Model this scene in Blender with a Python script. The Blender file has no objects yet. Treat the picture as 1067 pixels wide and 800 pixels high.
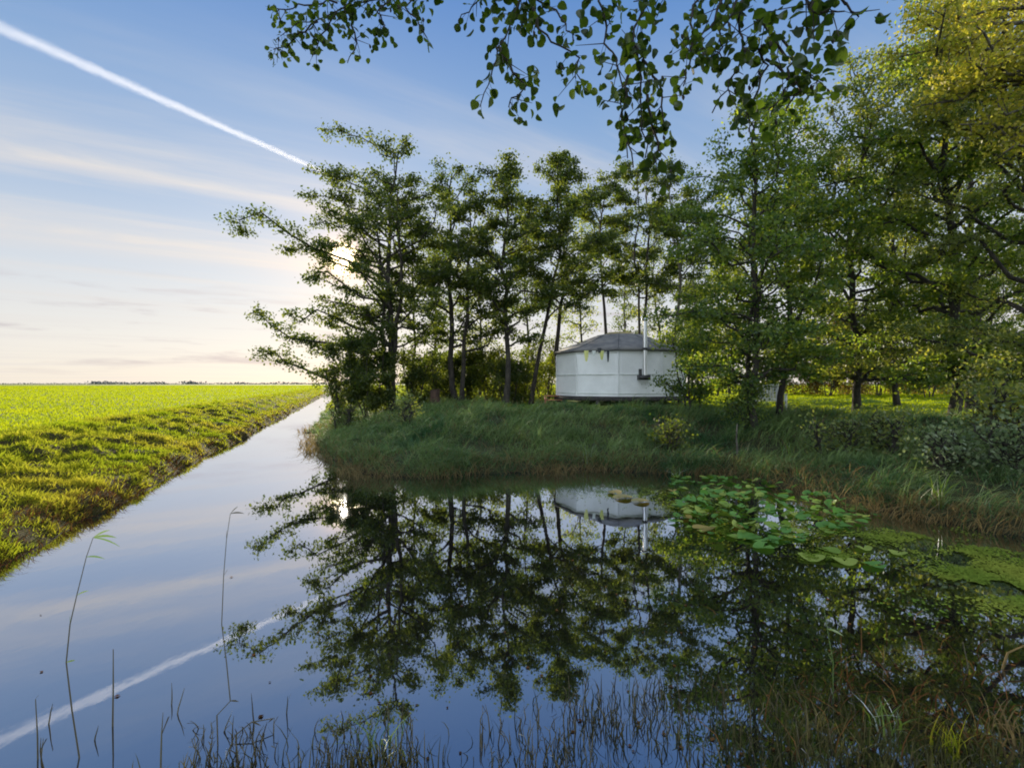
import bpy, math, random
import numpy as np
rad = math.radians
random.seed(7)
RNG = np.random.default_rng(7)
SC = bpy.context.scene
COL = SC.collection

# ------------------------------------------------------------------ camera, sky, sun, exposure
CAM_H = 1.9
cam = bpy.data.cameras.new('camera'); cam_o = bpy.data.objects.new('camera', cam); COL.objects.link(cam_o)
cam.sensor_width = 36; cam.lens = 36 * 520 / 1067; cam.clip_start = 0.05; cam.clip_end = 60000
cam_o.location = (0, 0, CAM_H); cam_o.rotation_euler = (rad(90), 0, 0)
SC.camera = cam_o

SUN_AZ, SUN_EL = rad(-18.6), rad(13.4)               # azimuth measured from +Y, negative = to the left
SUN_DIR = (math.cos(SUN_EL) * math.sin(SUN_AZ), math.cos(SUN_EL) * math.cos(SUN_AZ), math.sin(SUN_EL))
SUN_STRENGTH, EXPOSURE = 5.0, 1.0
sun = bpy.data.lights.new('sun', 'SUN'); sun.energy = SUN_STRENGTH; sun.angle = rad(0.5); sun.color = (1.0, 0.86, 0.66)
sun_o = bpy.data.objects.new('sun', sun); COL.objects.link(sun_o)
sun_o.location = (-300, 900, 230)
sun_o.rotation_euler = (rad(90) - SUN_EL, 0, math.pi - SUN_AZ)

SC.view_settings.view_transform = 'Standard'; SC.view_settings.look = 'None'
SC.view_settings.exposure = EXPOSURE; SC.view_settings.gamma = 1.0
SC.view_settings.use_curve_mapping = False

world = bpy.data.worlds.new('World'); SC.world = world; world.use_nodes = True
class NT:
    """small node-tree writer"""
    def __init__(s, tree): s.t = tree; tree.nodes.clear()
    def n(s, kind, **kw):
        nd = s.t.nodes.new(kind)
        for k, v in kw.items(): setattr(nd, k, v)
        return nd
    def link(s, a, b): s.t.links.new(a, b)
    def put(s, sock, v):
        if hasattr(v, 'is_output'): s.link(v, sock)
        else: sock.default_value = v
    def math(s, op, a, b=0.0, c=0.0, clamp=False):
        nd = s.n('ShaderNodeMath', operation=op, use_clamp=clamp)
        for i, v in enumerate((a, b, c)): s.put(nd.inputs[i], v)
        return nd.outputs[0]
    def vmath(s, op, a, b=None, sc=None):
        nd = s.n('ShaderNodeVectorMath', operation=op)
        s.put(nd.inputs[0], a)
        if b is not None: s.put(nd.inputs[1], b)
        if sc is not None: s.put(nd.inputs['Scale'], sc)
        return nd.outputs['Value'] if op in ('DOT_PRODUCT', 'LENGTH') else nd.outputs[0]
    def mix(s, f, a, b, blend='MIX'):
        nd = s.n('ShaderNodeMix', data_type='RGBA', blend_type=blend, clamp_factor=True)
        s.put(nd.inputs[0], f); s.put(nd.inputs[6], a); s.put(nd.inputs[7], b)
        return nd.outputs[2]
    def ramp(s, f, stops, interp='LINEAR'):
        nd = s.n('ShaderNodeValToRGB'); cr = nd.color_ramp; cr.interpolation = interp
        while len(cr.elements) < len(stops): cr.elements.new(0.5)
        for e, (p, c) in zip(cr.elements, stops):
            e.position = p; e.color = (*c, 1) if len(c) == 3 else c
        s.put(nd.inputs[0], f)
        return nd.outputs[0]
    def maprange(s, v, a, b, c=0.0, d=1.0, smooth=True):
        nd = s.n('ShaderNodeMapRange', interpolation_type='SMOOTHSTEP' if smooth else 'LINEAR', clamp=True) if not smooth else s.n('ShaderNodeMapRange', interpolation_type='SMOOTHSTEP')
        s.put(nd.inputs[0], v); nd.inputs[1].default_value = a; nd.inputs[2].default_value = b
        nd.inputs[3].default_value = c; nd.inputs[4].default_value = d
        return nd.outputs[0]
    def noise(s, vec, scale, detail=4, rough=0.55, dist=0.0):
        nd = s.n('ShaderNodeTexNoise'); s.put(nd.inputs['Vector'], vec)
        nd.inputs['Scale'].default_value = scale; nd.inputs['Detail'].default_value = detail
        nd.inputs['Roughness'].default_value = rough; nd.inputs['Distortion'].default_value = dist
        return nd.outputs[0]

def build_world():
    w = NT(world.node_tree)
    out = w.n('ShaderNodeOutputWorld'); bg = w.n('ShaderNodeBackground')
    bg.inputs[1].default_value = 0.1
    w.link(bg.outputs[0], out.inputs[0])
    sky = w.n('ShaderNodeTexSky', sky_type='NISHITA'); sky.sun_disc = False
    sky.sun_elevation = SUN_EL; sky.sun_rotation = SUN_AZ
    sky.air_density = 1.0; sky.dust_density = 0.6; sky.ozone_density = 1.5
    d = w.n('ShaderNodeTexCoord').outputs['Generated']
    sep = w.n('ShaderNodeSeparateXYZ'); w.link(d, sep.inputs[0])
    X, Y, Z = sep.outputs
    zc = w.math('MAXIMUM', Z, 0.0)
    clear = w.ramp(zc, [(0.0, (.99, .91, .79)), (.06, (.96, .92, .86)), (.16, (.77, .82, .88)),
                        (.30, (.42, .58, .82)), (.46, (.24, .43, .75)), (.62, (.13, .30, .68)), (1.0, (.07, .19, .52))])
    # high thin cloud, drawn out in bands by the wind: coordinates on a flat layer overhead
    den = w.math('ADD', zc, 0.06)
    px = w.math('DIVIDE', X, den); py = w.math('DIVIDE', Y, den)
    u = w.math('ADD', w.math('MULTIPLY', px, .85), w.math('MULTIPLY', py, .52))
    v = w.math('ADD', w.math('MULTIPLY', px, -.52), w.math('MULTIPLY', py, .85))
    cb = w.n('ShaderNodeCombineXYZ')
    w.put(cb.inputs[0], w.math('MULTIPLY', u, .22)); w.put(cb.inputs[1], w.math('MULTIPLY', v, 1.5)); cb.inputs[2].default_value = 3.1
    n1 = w.noise(cb.outputs[0], 1.3, 6, .6, .35)
    cb2 = w.n('ShaderNodeCombineXYZ')
    w.put(cb2.inputs[0], w.math('MULTIPLY', u, .9)); w.put(cb2.inputs[1], w.math('MULTIPLY', v, 2.2)); cb2.inputs[2].default_value = 8.0
    n2 = w.noise(cb2.outputs[0], 2.0, 5, .6, .5)
    cir = w.math('MULTIPLY', w.maprange(n1, .40, .74), w.math('ADD', .35, n2))
    wob = w.math('MULTIPLY', w.math('SUBTRACT', n2, .5), .35)
    def band(c, hw, amp):
        t = w.math('ABSOLUTE', w.math('SUBTRACT', w.math('ADD', v, wob), c))
        b = w.maprange(t, 0.0, hw, 1.0, 0.0)
        return w.math('MULTIPLY', b, amp)
    bands = w.math('ADD', band(2.50, .20, .30), band(3.55, .42, .50))
    bands = w.math('MULTIPLY', bands, w.math('ADD', .45, w.math('MULTIPLY', n2, 1.0)))
    # bands belong to the left of the sun
    bands = w.math('MULTIPLY', bands, w.maprange(X, .02, -.35))
    cloud = w.math('ADD', w.math('ADD', .10, w.math('MULTIPLY', cir, .68)), bands, clamp=True)
    cloud = w.math('MULTIPLY', cloud, w.maprange(zc, .62, .30))
    col = w.mix(cloud, clear, (.86, .82, .80, 1))
    # low grey banks far off above the horizon
    cb3 = w.n('ShaderNodeCombineXYZ')
    w.put(cb3.inputs[0], w.math('MULTIPLY', w.math('ARCTAN2', X, Y), 3.0)); w.put(cb3.inputs[1], w.math('MULTIPLY', Z, 26.0))
    n3 = w.noise(cb3.outputs[0], 1.6, 5, .55, .2)
    low = w.math('MULTIPLY', w.maprange(n3, .5, .68), w.math('MULTIPLY', w.maprange(zc, .0, .05), w.maprange(zc, .2, .1)))
    col = w.mix(w.math('MULTIPLY', low, .9), col, (.62, .56, .60, 1))
    # shade fill: bright cloud deck added out of view, opposite the sun
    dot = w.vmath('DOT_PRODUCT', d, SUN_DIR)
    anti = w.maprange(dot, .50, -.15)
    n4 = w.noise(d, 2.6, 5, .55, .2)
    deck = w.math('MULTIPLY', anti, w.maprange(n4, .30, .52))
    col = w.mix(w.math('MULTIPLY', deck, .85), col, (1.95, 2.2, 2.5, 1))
    # glow of the air round the sun, and the sun itself
    dp = w.math('MAXIMUM', dot, 0.0)
    g1 = w.math('POWER', dp, 18.0); g2 = w.math('POWER', dp, 160.0); g3 = w.math('POWER', dp, 1500.0)
    def add(col, f, rgb): 
        return w.vmath('ADD', col, w.vmath('SCALE', rgb, sc=f))
    col = add(col, g1, (.12, .10, .075)); col = add(col, g2, (.22, .11, .02)); col = add(col, g3, (1.1, .50, .04))
    disc = w.maprange(dot, math.cos(rad(1.9)), math.cos(rad(.3)))
    col = add(col, disc, (5.0, 4.0, 2.2))
    col = w.vmath('SCALE', col, sc=5.0 * 0.86)
    nish = w.vmath('SCALE', sky.outputs[0], sc=0.03)
    col = w.vmath('ADD', col, nish)
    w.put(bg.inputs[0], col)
    world.cycles.sampling_method = 'MANUAL'; world.cycles.sample_map_resolution = 2048
build_world()

SC.render.engine = 'CYCLES'
cy = SC.cycles
cy.use_denoising = True
try: cy.denoiser = 'OPENIMAGEDENOISE'
except Exception: pass
cy.max_bounces = 6; cy.diffuse_bounces = 3; cy.glossy_bounces = 3; cy.transmission_bounces = 4; cy.volume_bounces = 0
cy.transparent_max_bounces = 4
cy.caustics_reflective = False; cy.caustics_refractive = False
cy.sample_clamp_indirect = 4.0
cy.filter_width = 1.9
SC.render.use_persistent_data = False

# ------------------------------------------------------------------ materials
def lin(r, g, b):
    f = lambda c: (c / 12.92 if c <= .04045 else ((c + .055) / 1.055) ** 2.4)
    return (f(r), f(g), f(b))
def mat_new(name):
    m = bpy.data.materials.new(name); m.use_nodes = True
    return m, NT(m.node_tree)
def mat_leaf(name, c0, c1, tr, gloss=.01, rough=.55, tw=.5):
    """leaf: c0..c1 its colour by leaf ('tint'), tr the colour of light coming through"""
    m, t = mat_new(name)
    out = t.n('ShaderNodeOutputMaterial')
    a = t.n('ShaderNodeAttribute', attribute_name='tint').outputs['Fac']
    c = t.mix(a, (*c0, 1), (*c1, 1))
    df = t.n('ShaderNodeBsdfDiffuse'); t.put(df.inputs[0], c)
    ts = t.n('ShaderNodeBsdfTranslucent'); t.put(ts.inputs[0], t.mix(a, (*tr[0], 1), (*tr[1], 1)))
    mx = t.n('ShaderNodeMixShader'); mx.inputs[0].default_value = tw
    t.link(df.outputs[0], mx.inputs[1]); t.link(ts.outputs[0], mx.inputs[2])
    gl = t.n('ShaderNodeBsdfGlossy'); gl.inputs['Roughness'].default_value = rough; gl.inputs[0].default_value = (.9, .9, .9, 1)
    fr = t.n('ShaderNodeFresnel'); fr.inputs[0].default_value = 1.4
    mg = t.n('ShaderNodeMixShader'); t.put(mg.inputs[0], t.math('MULTIPLY', fr.outputs[0], gloss * 6))
    t.link(mx.outputs[0], mg.inputs[1]); t.link(gl.outputs[0], mg.inputs[2])
    t.link(mg.outputs[0], out.inputs[0])
    return m
def mat_noise(name, ca, cb, scale=6.0, rough=.8, bump=0.0, bscale=30.0, stretch=(1, 1, 1), metal=0.0, detail=5, contrast=(.35, .65)):
    m, t = mat_new(name)
    out = t.n('ShaderNodeOutputMaterial'); p = t.n('ShaderNodeBsdfPrincipled')
    tc = t.n('ShaderNodeTexCoord').outputs['Object']
    mp = t.n('ShaderNodeMapping'); t.link(tc, mp.inputs[0]); mp.inputs['Scale'].default_value = stretch
    n = t.noise(mp.outputs[0], scale, detail, .6)
    c = t.mix(t.maprange(n, *contrast), (*ca, 1), (*cb, 1))
    t.put(p.inputs['Base Color'], c); p.inputs['Roughness'].default_value = rough; p.inputs['Metallic'].default_value = metal
    if bump:
        b = t.n('ShaderNodeBump'); b.inputs['Strength'].default_value = bump; b.inputs['Distance'].default_value = .05
        t.put(b.inputs['Height'], t.noise(mp.outputs[0], bscale, 6, .65)); t.link(b.outputs[0], p.inputs['Normal'])
    t.link(p.outputs[0], out.inputs[0])
    return m

M = {}
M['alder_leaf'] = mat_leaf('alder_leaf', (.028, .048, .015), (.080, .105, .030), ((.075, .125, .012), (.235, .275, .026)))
M['alder_leaf_deep'] = mat_leaf('alder_leaf_deep', (.030, .064, .028), (.120, .175, .058), ((.17, .30, .018), (.48, .55, .035)))
M['autumn_leaf'] = mat_leaf('autumn_leaf', (.22, .23, .04), (.46, .38, .07), ((.36, .40, .03), (.66, .58, .05)))
M['willow_leaf'] = mat_leaf('willow_leaf', (.065, .105, .050), (.20, .23, .085), ((.20, .28, .02), (.50, .50, .05)))
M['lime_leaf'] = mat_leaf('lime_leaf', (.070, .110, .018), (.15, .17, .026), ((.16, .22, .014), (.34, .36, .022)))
M['hedge_leaf'] = mat_leaf('hedge_leaf', (.055, .070, .018), (.17, .10, .026), ((.12, .15, .014), (.32, .19, .024)))
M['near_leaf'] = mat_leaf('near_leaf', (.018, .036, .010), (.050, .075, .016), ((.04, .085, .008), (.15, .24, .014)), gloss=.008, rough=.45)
M['field_grass'] = mat_leaf('field_grass', (.13, .178, .008), (.20, .225, .010), ((.30, .40, .008), (.42, .465, .012)), gloss=.0, tw=.55)
M['bank_grass'] = mat_leaf('bank_grass', (.11, .16, .012), (.24, .21, .030), ((.30, .42, .012), (.52, .46, .04)), gloss=.0)
M['sedge'] = mat_leaf('sedge', (.050, .135, .050), (.26, .36, .115), ((.05, .13, .03), (.16, .22, .05)), gloss=.015)
M['weed'] = mat_leaf('weed', (.035, .040, .018), (.17, .15, .075), ((.04, .05, .015), (.14, .13, .04)), gloss=.0)
M['straw'] = mat_leaf('straw', (.16, .12, .055), (.32, .25, .12), ((.16, .11, .04), (.28, .21, .08)), gloss=.0)
M['pale_leaf'] = mat_leaf('pale_leaf', (.10, .15, .07), (.24, .29, .16), ((.12, .18, .04), (.26, .32, .10)), gloss=.01)
M['iris'] = mat_leaf('iris', (.07, .13, .030), (.15, .22, .040), ((.14, .24, .02), (.26, .36, .03)), gloss=.08)
M['pad'] = mat_leaf('pad', (.045, .150, .022), (.150, .300, .060), ((.08, .22, .01), (.20, .38, .03)), gloss=.006, rough=.55, tw=.3)
M['pad_lime'] = mat_leaf('pad_lime', (.14, .24, .03), (.30, .36, .07), ((.14, .26, .01), (.26, .36, .03)), gloss=.006, rough=.55, tw=.3)
M['pad_yellow'] = mat_leaf('pad_yellow', (.28, .24, .03), (.42, .27, .03), ((.25, .2, .02), (.35, .22, .02)), gloss=.04, rough=.40, tw=.3)
M['duckweed'] = mat_leaf('duckweed', (.11, .19, .025), (.27, .30, .045), ((.08, .14, .01), (.16, .2, .02)), gloss=.0, tw=.25)
M['dead_stem'] = mat_leaf('dead_stem', (.045, .038, .024), (.15, .13, .07), ((.02, .02, .01), (.06, .06, .02)), gloss=.05, tw=.2)
M['rust_litter'] = mat_leaf('rust_litter', (.06, .028, .012), (.20, .10, .035), ((.08, .03, .01), (.2, .1, .03)), gloss=.0, tw=.3)
M['bark'] = mat_noise('bark', (.016, .013, .010), (.050, .042, .031), 9, .9, .8, 26, (1, 1, .3))
M['bark_pale'] = mat_noise('bark_pale', (.05, .045, .035), (.15, .135, .105), 9, .9, .7, 26, (1, 1, .3))
M['canvas'] = mat_noise('canvas', (.66, .67, .66), (.76, .77, .76), 1.1, .85, .2, 30)
M['roof_canvas'] = mat_noise('roof_canvas', (.10, .10, .105), (.17, .165, .16), 2.4, .8, .2, 40)
M['crown_cover'] = mat_noise('crown_cover', (.20, .17, .08), (.32, .25, .10), 3, .7)
M['steel'] = mat_noise('steel', (.55, .55, .55), (.68, .68, .68), 5, .32, 0, 1, (1, 1, .2), .85)
M['iron'] = mat_noise('iron', (.012, .012, .013), (.03, .03, .03), 8, .5)
M['deck_dark'] = mat_noise('deck_dark', (.020, .018, .018), (.045, .04, .036), 7, .85, .3, 20)
M['deck_red'] = mat_noise('deck_red', (.24, .085, .045), (.36, .15, .075), 7, .8, .4, 22, (.3, 3, 3))
M['cloth_yellow'] = mat_noise('cloth_yellow', (.50, .52, .16), (.62, .62, .24), 5, .9)
M['cloth_pale'] = mat_noise('cloth_pale', (.58, .62, .58), (.68, .7, .66), 5, .9)
M['cloth_dark'] = mat_noise('cloth_dark', (.03, .035, .045), (.05, .055, .06), 5, .9)
M['paint_white'] = mat_noise('paint_white', (.55, .56, .56), (.74, .74, .72), 6, .6, .15, 30)
M['stump'] = mat_noise('stump', (.03, .017, .011), (.075, .042, .026), 9, .9, .6, 24, (1, 1, .3))
M['far_wood'] = mat_noise('far_wood', (.10, .105, .10), (.15, .15, .14), .02, .95)  # distance haze put into the colour: leaves greyed

def mat_ground(name, base, alt, dirt, dirt_amt=.5, scale=1.2):
    m, t = mat_new(name)
    out = t.n('ShaderNodeOutputMaterial'); p = t.n('ShaderNodeBsdfPrincipled')
    g = t.n('ShaderNodeNewGeometry').outputs['Position']
    n1 = t.noise(g, scale, 6, .62); n2 = t.noise(g, scale * 6.3, 5, .65); n3 = t.noise(g, scale * .23, 3, .5)
    c = t.mix(t.maprange(n2, .32, .68), (*base, 1), (*alt, 1))
    c = t.mix(t.math('MULTIPLY', t.maprange(n1, .52, .70), dirt_amt), c, (*dirt, 1))
    c = t.mix(t.math('MULTIPLY', n3, .35), c, (*[x * .75 for x in alt], 1))
    t.put(p.inputs['Base Color'], c); p.inputs['Roughness'].default_value = .95
    p.inputs['Specular IOR Level'].default_value = .1
    b = t.n('ShaderNodeBump'); b.inputs['Strength'].default_value = .9; b.inputs['Distance'].default_value = .06
    t.put(b.inputs['Height'], t.math('ADD', n2, t.noise(g, scale * 24, 4, .7))); t.link(b.outputs[0], p.inputs['Normal'])
    t.link(p.outputs[0], out.inputs[0])
    return m
M['g_field'] = mat_ground('field_turf', (.10, .14, .014), (.16, .18, .018), (.12, .12, .03), .2, .6)
M['g_ditch_bank'] = mat_ground('ditch_bank_soil', (.045, .050, .012), (.06, .045, .018), (.030, .020, .010), .8, 1.5)
M['g_pond_bank'] = mat_ground('pond_bank_soil', (.035, .050, .024), (.06, .06, .03), (.045, .032, .018), .6, 1.3)
M['g_lawn'] = mat_ground('lawn_turf', (.075, .13, .016), (.12, .17, .02), (.07, .07, .02), .25, .8)
M['g_shore'] = mat_ground('shore_soil', (.05, .055, .02), (.07, .055, .03), (.04, .03, .018), .6, 1.5)
M['g_bed'] = mat_ground('pond_mud', (.02, .018, .012), (.03, .026, .018), (.015, .012, .01), .5, 1.5)

def mat_water():
    m, t = mat_new('still_dark_water')
    out = t.n('ShaderNodeOutputMaterial')
    g = t.n('ShaderNodeNewGeometry').outputs['Position']
    mp = t.n('ShaderNodeMapping'); t.link(g, mp.inputs[0]); mp.inputs['Scale'].default_value = (1, .55, 1)
    b = t.n('ShaderNodeBump'); b.inputs['Strength'].default_value = .020; b.inputs['Distance'].default_value = .05
    t.put(b.inputs['Height'], t.math('ADD', t.noise(mp.outputs[0], 2.2, 3, .5, .4), t.math('MULTIPLY', t.noise(mp.outputs[0], 9.0, 2, .5), .2)))
    gl = t.n('ShaderNodeBsdfGlossy'); gl.inputs[0].default_value = (.84, .89, 1.0, 1); gl.inputs['Roughness'].default_value = .014
    t.link(b.outputs[0], gl.inputs['Normal'])
    df = t.n('ShaderNodeBsdfDiffuse'); df.inputs[0].default_value = (.009, .008, .006, 1)
    lw = t.n('ShaderNodeLayerWeight'); lw.inputs[0].default_value = .5; t.link(b.outputs[0], lw.inputs['Normal'])
    fac = t.math('ADD', .30, t.math('MULTIPLY', .70, t.math('POWER', lw.outputs['Facing'], 2.2)))
    mx = t.n('ShaderNodeMixShader'); t.put(mx.inputs[0], fac)
    t.link(df.outputs[0], mx.inputs[1]); t.link(gl.outputs[0], mx.inputs[2]); t.link(mx.outputs[0], out.inputs[0])
    return m
M['water'] = mat_water()

# ------------------------------------------------------------------ mesh helpers
def mesh_np(name, V, loops, counts, mats, tint=None, smooth=False, mat_idx=None):
    V = np.asarray(V, np.float32); loops = np.asarray(loops, np.int32).ravel(); counts = np.asarray(counts, np.int32)
    me = bpy.data.meshes.new(name)
    me.vertices.add(len(V)); me.vertices.foreach_set('co', V.ravel())
    me.loops.add(len(loops)); me.loops.foreach_set('vertex_index', loops)
    me.polygons.add(len(counts))
    st = np.zeros(len(counts), np.int32); st[1:] = np.cumsum(counts)[:-1]
    me.polygons.foreach_set('loop_start', st)
    me.polygons.foreach_set('loop_total', counts)
    if smooth: me.polygons.foreach_set('use_smooth', np.ones(len(counts), bool))
    for m in (mats if isinstance(mats, (list, tuple)) else [mats]): me.materials.append(m)
    if mat_idx is not None: me.polygons.foreach_set('material_index', np.asarray(mat_idx, np.int32))
    if tint is not None:
        a = me.attributes.new('tint', 'FLOAT', 'POINT'); a.data.foreach_set('value', np.asarray(tint, np.float32))
    me.update(calc_edges=True); me.validate()
    return me
class MB:
    """collects polygons, linked as ONE mesh object"""
    def __init__(s): s.v = []; s.f = []; s.tn = []
    def poly(s, pts, tint=.5):
        b = len(s.v); s.v += [tuple(p) for p in pts]; s.f.append(list(range(b, b + len(pts)))); s.tn += [tint] * len(pts)
    def grid(s, rows, closed=False, tint=.5):
        b = len(s.v); n = len(rows[0])
        for r in rows: s.v += [tuple(p) for p in r]; s.tn += [tint] * n
        for i in range(len(rows) - 1):
            for j in range(n if closed else n - 1):
                k = (j + 1) % n
                s.f.append([b + i * n + j, b + i * n + k, b + (i + 1) * n + k, b + (i + 1) * n + j])
    def box(s, c, size, rot=0.0, tint=.5):
        cx, cy_, cz = c; sx, sy, sz = (q / 2 for q in size); ca, sa = math.cos(rot), math.sin(rot)
        P = [(cx + ca * x - sa * y, cy_ + sa * x + ca * y, cz + z) for z in (-sz, sz) for x, y in ((-sx, -sy), (sx, -sy), (sx, sy), (-sx, sy))]
        b = len(s.v); s.v += P; s.tn += [tint] * 8
        for q in ((3, 2, 1, 0), (4, 5, 6, 7), (0, 1, 5, 4), (1, 2, 6, 5), (2, 3, 7, 6), (3, 0, 4, 7)): s.f.append([b + i for i in q])
    def tube(s, pts, radii, sides=7, cap=True, tint=.5):
        pts = [np.array(p, float) for p in pts]; rows = []
        ref = np.array((0.31, 0.95, 0.1))
        for i, p in enumerate(pts):
            t = pts[min(i + 1, len(pts) - 1)] - pts[max(i - 1, 0)]; t /= (np.linalg.norm(t) + 1e-9)
            a = np.cross(t, ref); 
            if np.linalg.norm(a) < .2: a = np.cross(t, (1, 0, 0))
            a /= np.linalg.norm(a); bb = np.cross(t, a); r = radii[i] if hasattr(radii, '__len__') else radii
            rows.append([p + r * (math.cos(q) * a + math.sin(q) * bb) for q in (2 * math.pi * j / sides for j in range(sides))])
        s.grid(rows, True, tint)
        if cap:
            s.poly(rows[-1], tint); s.poly(rows[0][::-1], tint)
    def lathe(s, prof, seg=32, c=(0, 0), a0=0.0):
        rows = [[(c[0] + r * math.cos(a0 + 2 * math.pi * j / seg), c[1] + r * math.sin(a0 + 2 * math.pi * j / seg), z) for j in range(seg)] for r, z in prof]
        s.grid(rows, True)
    def mesh(s, name, m, smooth=False):
        return mesh_np(name, s.v, [i for f in s.f for i in f], [len(f) for f in s.f], m, s.tn, smooth)
def obj(name, me, parent=None):
    o = bpy.data.objects.new(name, me); COL.objects.link(o)
    if parent is not None: o.parent = parent
    return o
def tag(o, label=None, cat=None, group=None, kind=None):
    if label: o['label'] = label
    if cat: o['category'] = cat
    if group: o['group'] = group
    if kind: o['kind'] = kind
    return o
def thing(name, loc, label, cat, group=None):
    o = bpy.data.objects.new(name, None); COL.objects.link(o); o.location = loc; o.empty_display_size = .3
    return tag(o, label, cat, group)
def unit(a): return a / (np.linalg.norm(a, axis=-1, keepdims=True) + 1e-9)
def shade_auto(o, ang=35):
    try: o.data.shade_smooth() if hasattr(o.data, 'shade_smooth') else None
    except Exception: pass

# ------------------------------------------------------------------ terrain
def snoise(x, y, scale, seed):
    r = np.random.default_rng(seed); out = 0; amp = 0
    for k in range(14):
        f = scale * (1.0 + 2.2 * r.random()); a = r.random() * 2 * math.pi; p = r.random() * 6.28
        w = 1.0 / (1 + .5 * f / scale); out = out + w * np.sin(f * (np.cos(a) * x + np.sin(a) * y) + p + .7 * np.sin(.6 * f * (np.sin(a) * x - np.cos(a) * y))); amp += w * w / 2
    return out / math.sqrt(amp) * .5
def xl(y): return -3.59 - .335 * y
LEFT = [(xl(y), y) for y in (300, 200, 120, 80, 50, 30, 20, 12, 8, 5, 3, 1.7)]
SHORE = [(-2, 1.75), (0, 1.65), (2.5, 1.6), (5, 1.2), (8, 1.0), (11, 2.4)]
RIGHT = [(10, 4.4), (7.6, 5.5), (6.5, 6.1), (5.95, 6.6), (5.6, 7.3), (5.25, 8.5), (4.95, 9.7), (4.5, 10.5), (3.0, 10.8), (1.4, 11.0),
         (-.69, 10.7), (-1.8, 10.1), (-2.97, 10.4), (-4.0, 11.7), (-4.9, 13.2), (-6.3, 15.9), (-7.9, 19.8), (-10.0, 26)] + [(xl(y) + 2.1, y) for y in (40, 60, 90, 140, 200, 300)]
POLY = np.array(LEFT + SHORE + RIGHT)
def sdist(x, y):
    """signed distance to the water's edge, positive on land"""
    x = np.asarray(x, float); y = np.asarray(y, float)
    best = np.full(x.shape, 1e9); ins = np.zeros(x.shape, bool)
    n = len(POLY)
    for i in range(n):
        ax, ay = POLY[i]; bx, by = POLY[(i + 1) % n]
        dx, dy = bx - ax, by - ay
        t = np.clip(((x - ax) * dx + (y - ay) * dy) / (dx * dx + dy * dy), 0, 1)
        best = np.minimum(best, np.hypot(x - ax - t * dx, y - ay - t * dy))
        if ay != by:
            c = ((ay > y) != (by > y)) & (x < (bx - ax) * (y - ay) / (by - ay) + ax)
            ins ^= c
    d = np.where(ins, -best, best)
    amp = np.clip(np.hypot(x, y) / 20, .35, 1)
    return d + amp * (.17 * snoise(x, y, 1.3, 3) + .07 * snoise(x, y, 4.0, 4) + np.where((y > 6) & (x > -5), .24 * snoise(x, y, .8, 6), 0))
def ss(t): t = np.clip(t, 0, 1); return t * t * (3 - 2 * t)
def zone(x, y):
    """0 left of the ditch, 1 the near shore, 2 the right side"""
    left = x < xl(y) + 1.0
    near = (~left) & (y < 2.6) & (x < 8.5)
    return np.where(left, 0, np.where(near, 1, 2))
def height(x, y, d=None):
    x = np.asarray(x, float); y = np.asarray(y, float)
    if d is None: d = sdist(x, y)
    z = zone(x, y)
    l = ss((d - .35) / 1.0) * ss((4.2 - d) / 1.2)
    hl = .22 * ss(d / .30) + .53 * ss((d - .15) / 3.2) + l * (.09 * snoise(x, y, 2.4, 11) + .06 * snoise(x, y, 6.0, 12))
    hn = .30 * ss(d / 1.0) + .03 * snoise(x, y, 3, 5)
    hr = .10 * ss(d / .25) + .88 * ss((d + .4) / 5.2) + ss(d / .8) * (.11 * snoise(x, y, 1.4, 21) + .045 * snoise(x, y, 4.5, 22)) - .25 * ss((y - 55) / 40)
    hr = hr + .10 * np.exp(-(((x - 4.8) / 4) ** 2 + ((y - 21) / 4) ** 2))
    h = np.where(z == 0, hl, np.where(z == 1, hn, hr))
    return np.where(d < 0, -.03 - .55 * ss(-d / .9), h + .004)
def H(x, y): return float(height(np.array([x]), np.array([y]))[0])

def axis(lo, hi, step, far_lo, far_hi, g=1.16):
    a = list(np.arange(lo, hi + 1e-6, step)); s = step; v = hi
    while v < far_hi: s *= g; v += s; a.append(v)
    s = step; v = lo; b = []
    while v > far_lo: s *= g; v -= s; b.append(v)
    return np.array(b[::-1] + a)
def build_ground():
    xs = axis(-22, 16, .16, -6000, 6000, 1.13); ys = axis(0, 26, .16, -400, 9000, 1.10)
    X, Y = np.meshgrid(xs, ys); D = sdist(X, Y); Z = height(X, Y, D); ZN = zone(X, Y)
    nx, ny = len(xs), len(ys)
    V = np.stack([X.ravel(), Y.ravel(), Z.ravel()], 1)
    i = np.arange(ny - 1)[:, None] * nx + np.arange(nx - 1)[None, :]
    F = np.stack([i, i + 1, i + nx + 1, i + nx], -1).reshape(-1, 4)
    d = D.ravel()[F].mean(1); z = ZN.ravel()[F][:, 0]
    kind = np.where(d < -.02, 0, np.where((z == 0) & (d < 3.6), 1, np.where(z == 0, 2, np.where(z == 1, 3, np.where(d < 5.5, 4, 5)))))
    for k, (nm, mt) in enumerate((('pond_bed', 'g_bed'), ('ditch_bank', 'g_ditch_bank'), ('field', 'g_field'), ('shore', 'g_shore'), ('pond_bank', 'g_pond_bank'), ('lawn', 'g_lawn'))):
        f = F[kind == k]; u, inv = np.unique(f, return_inverse=True)
        o = obj(nm, mesh_np(nm, V[u], inv.reshape(-1), np.full(len(f), 4), M[mt], smooth=True)); tag(o, kind='structure')
build_ground()
xs = np.linspace(-120, 16, 2); 
w = MB(); w.poly([(-120, -1, 0), (16, -1, 0), (16, 320, 0), (-120, 320, 0)])
tag(obj('water', w.mesh('water', M['water'])), kind='structure')

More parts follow.
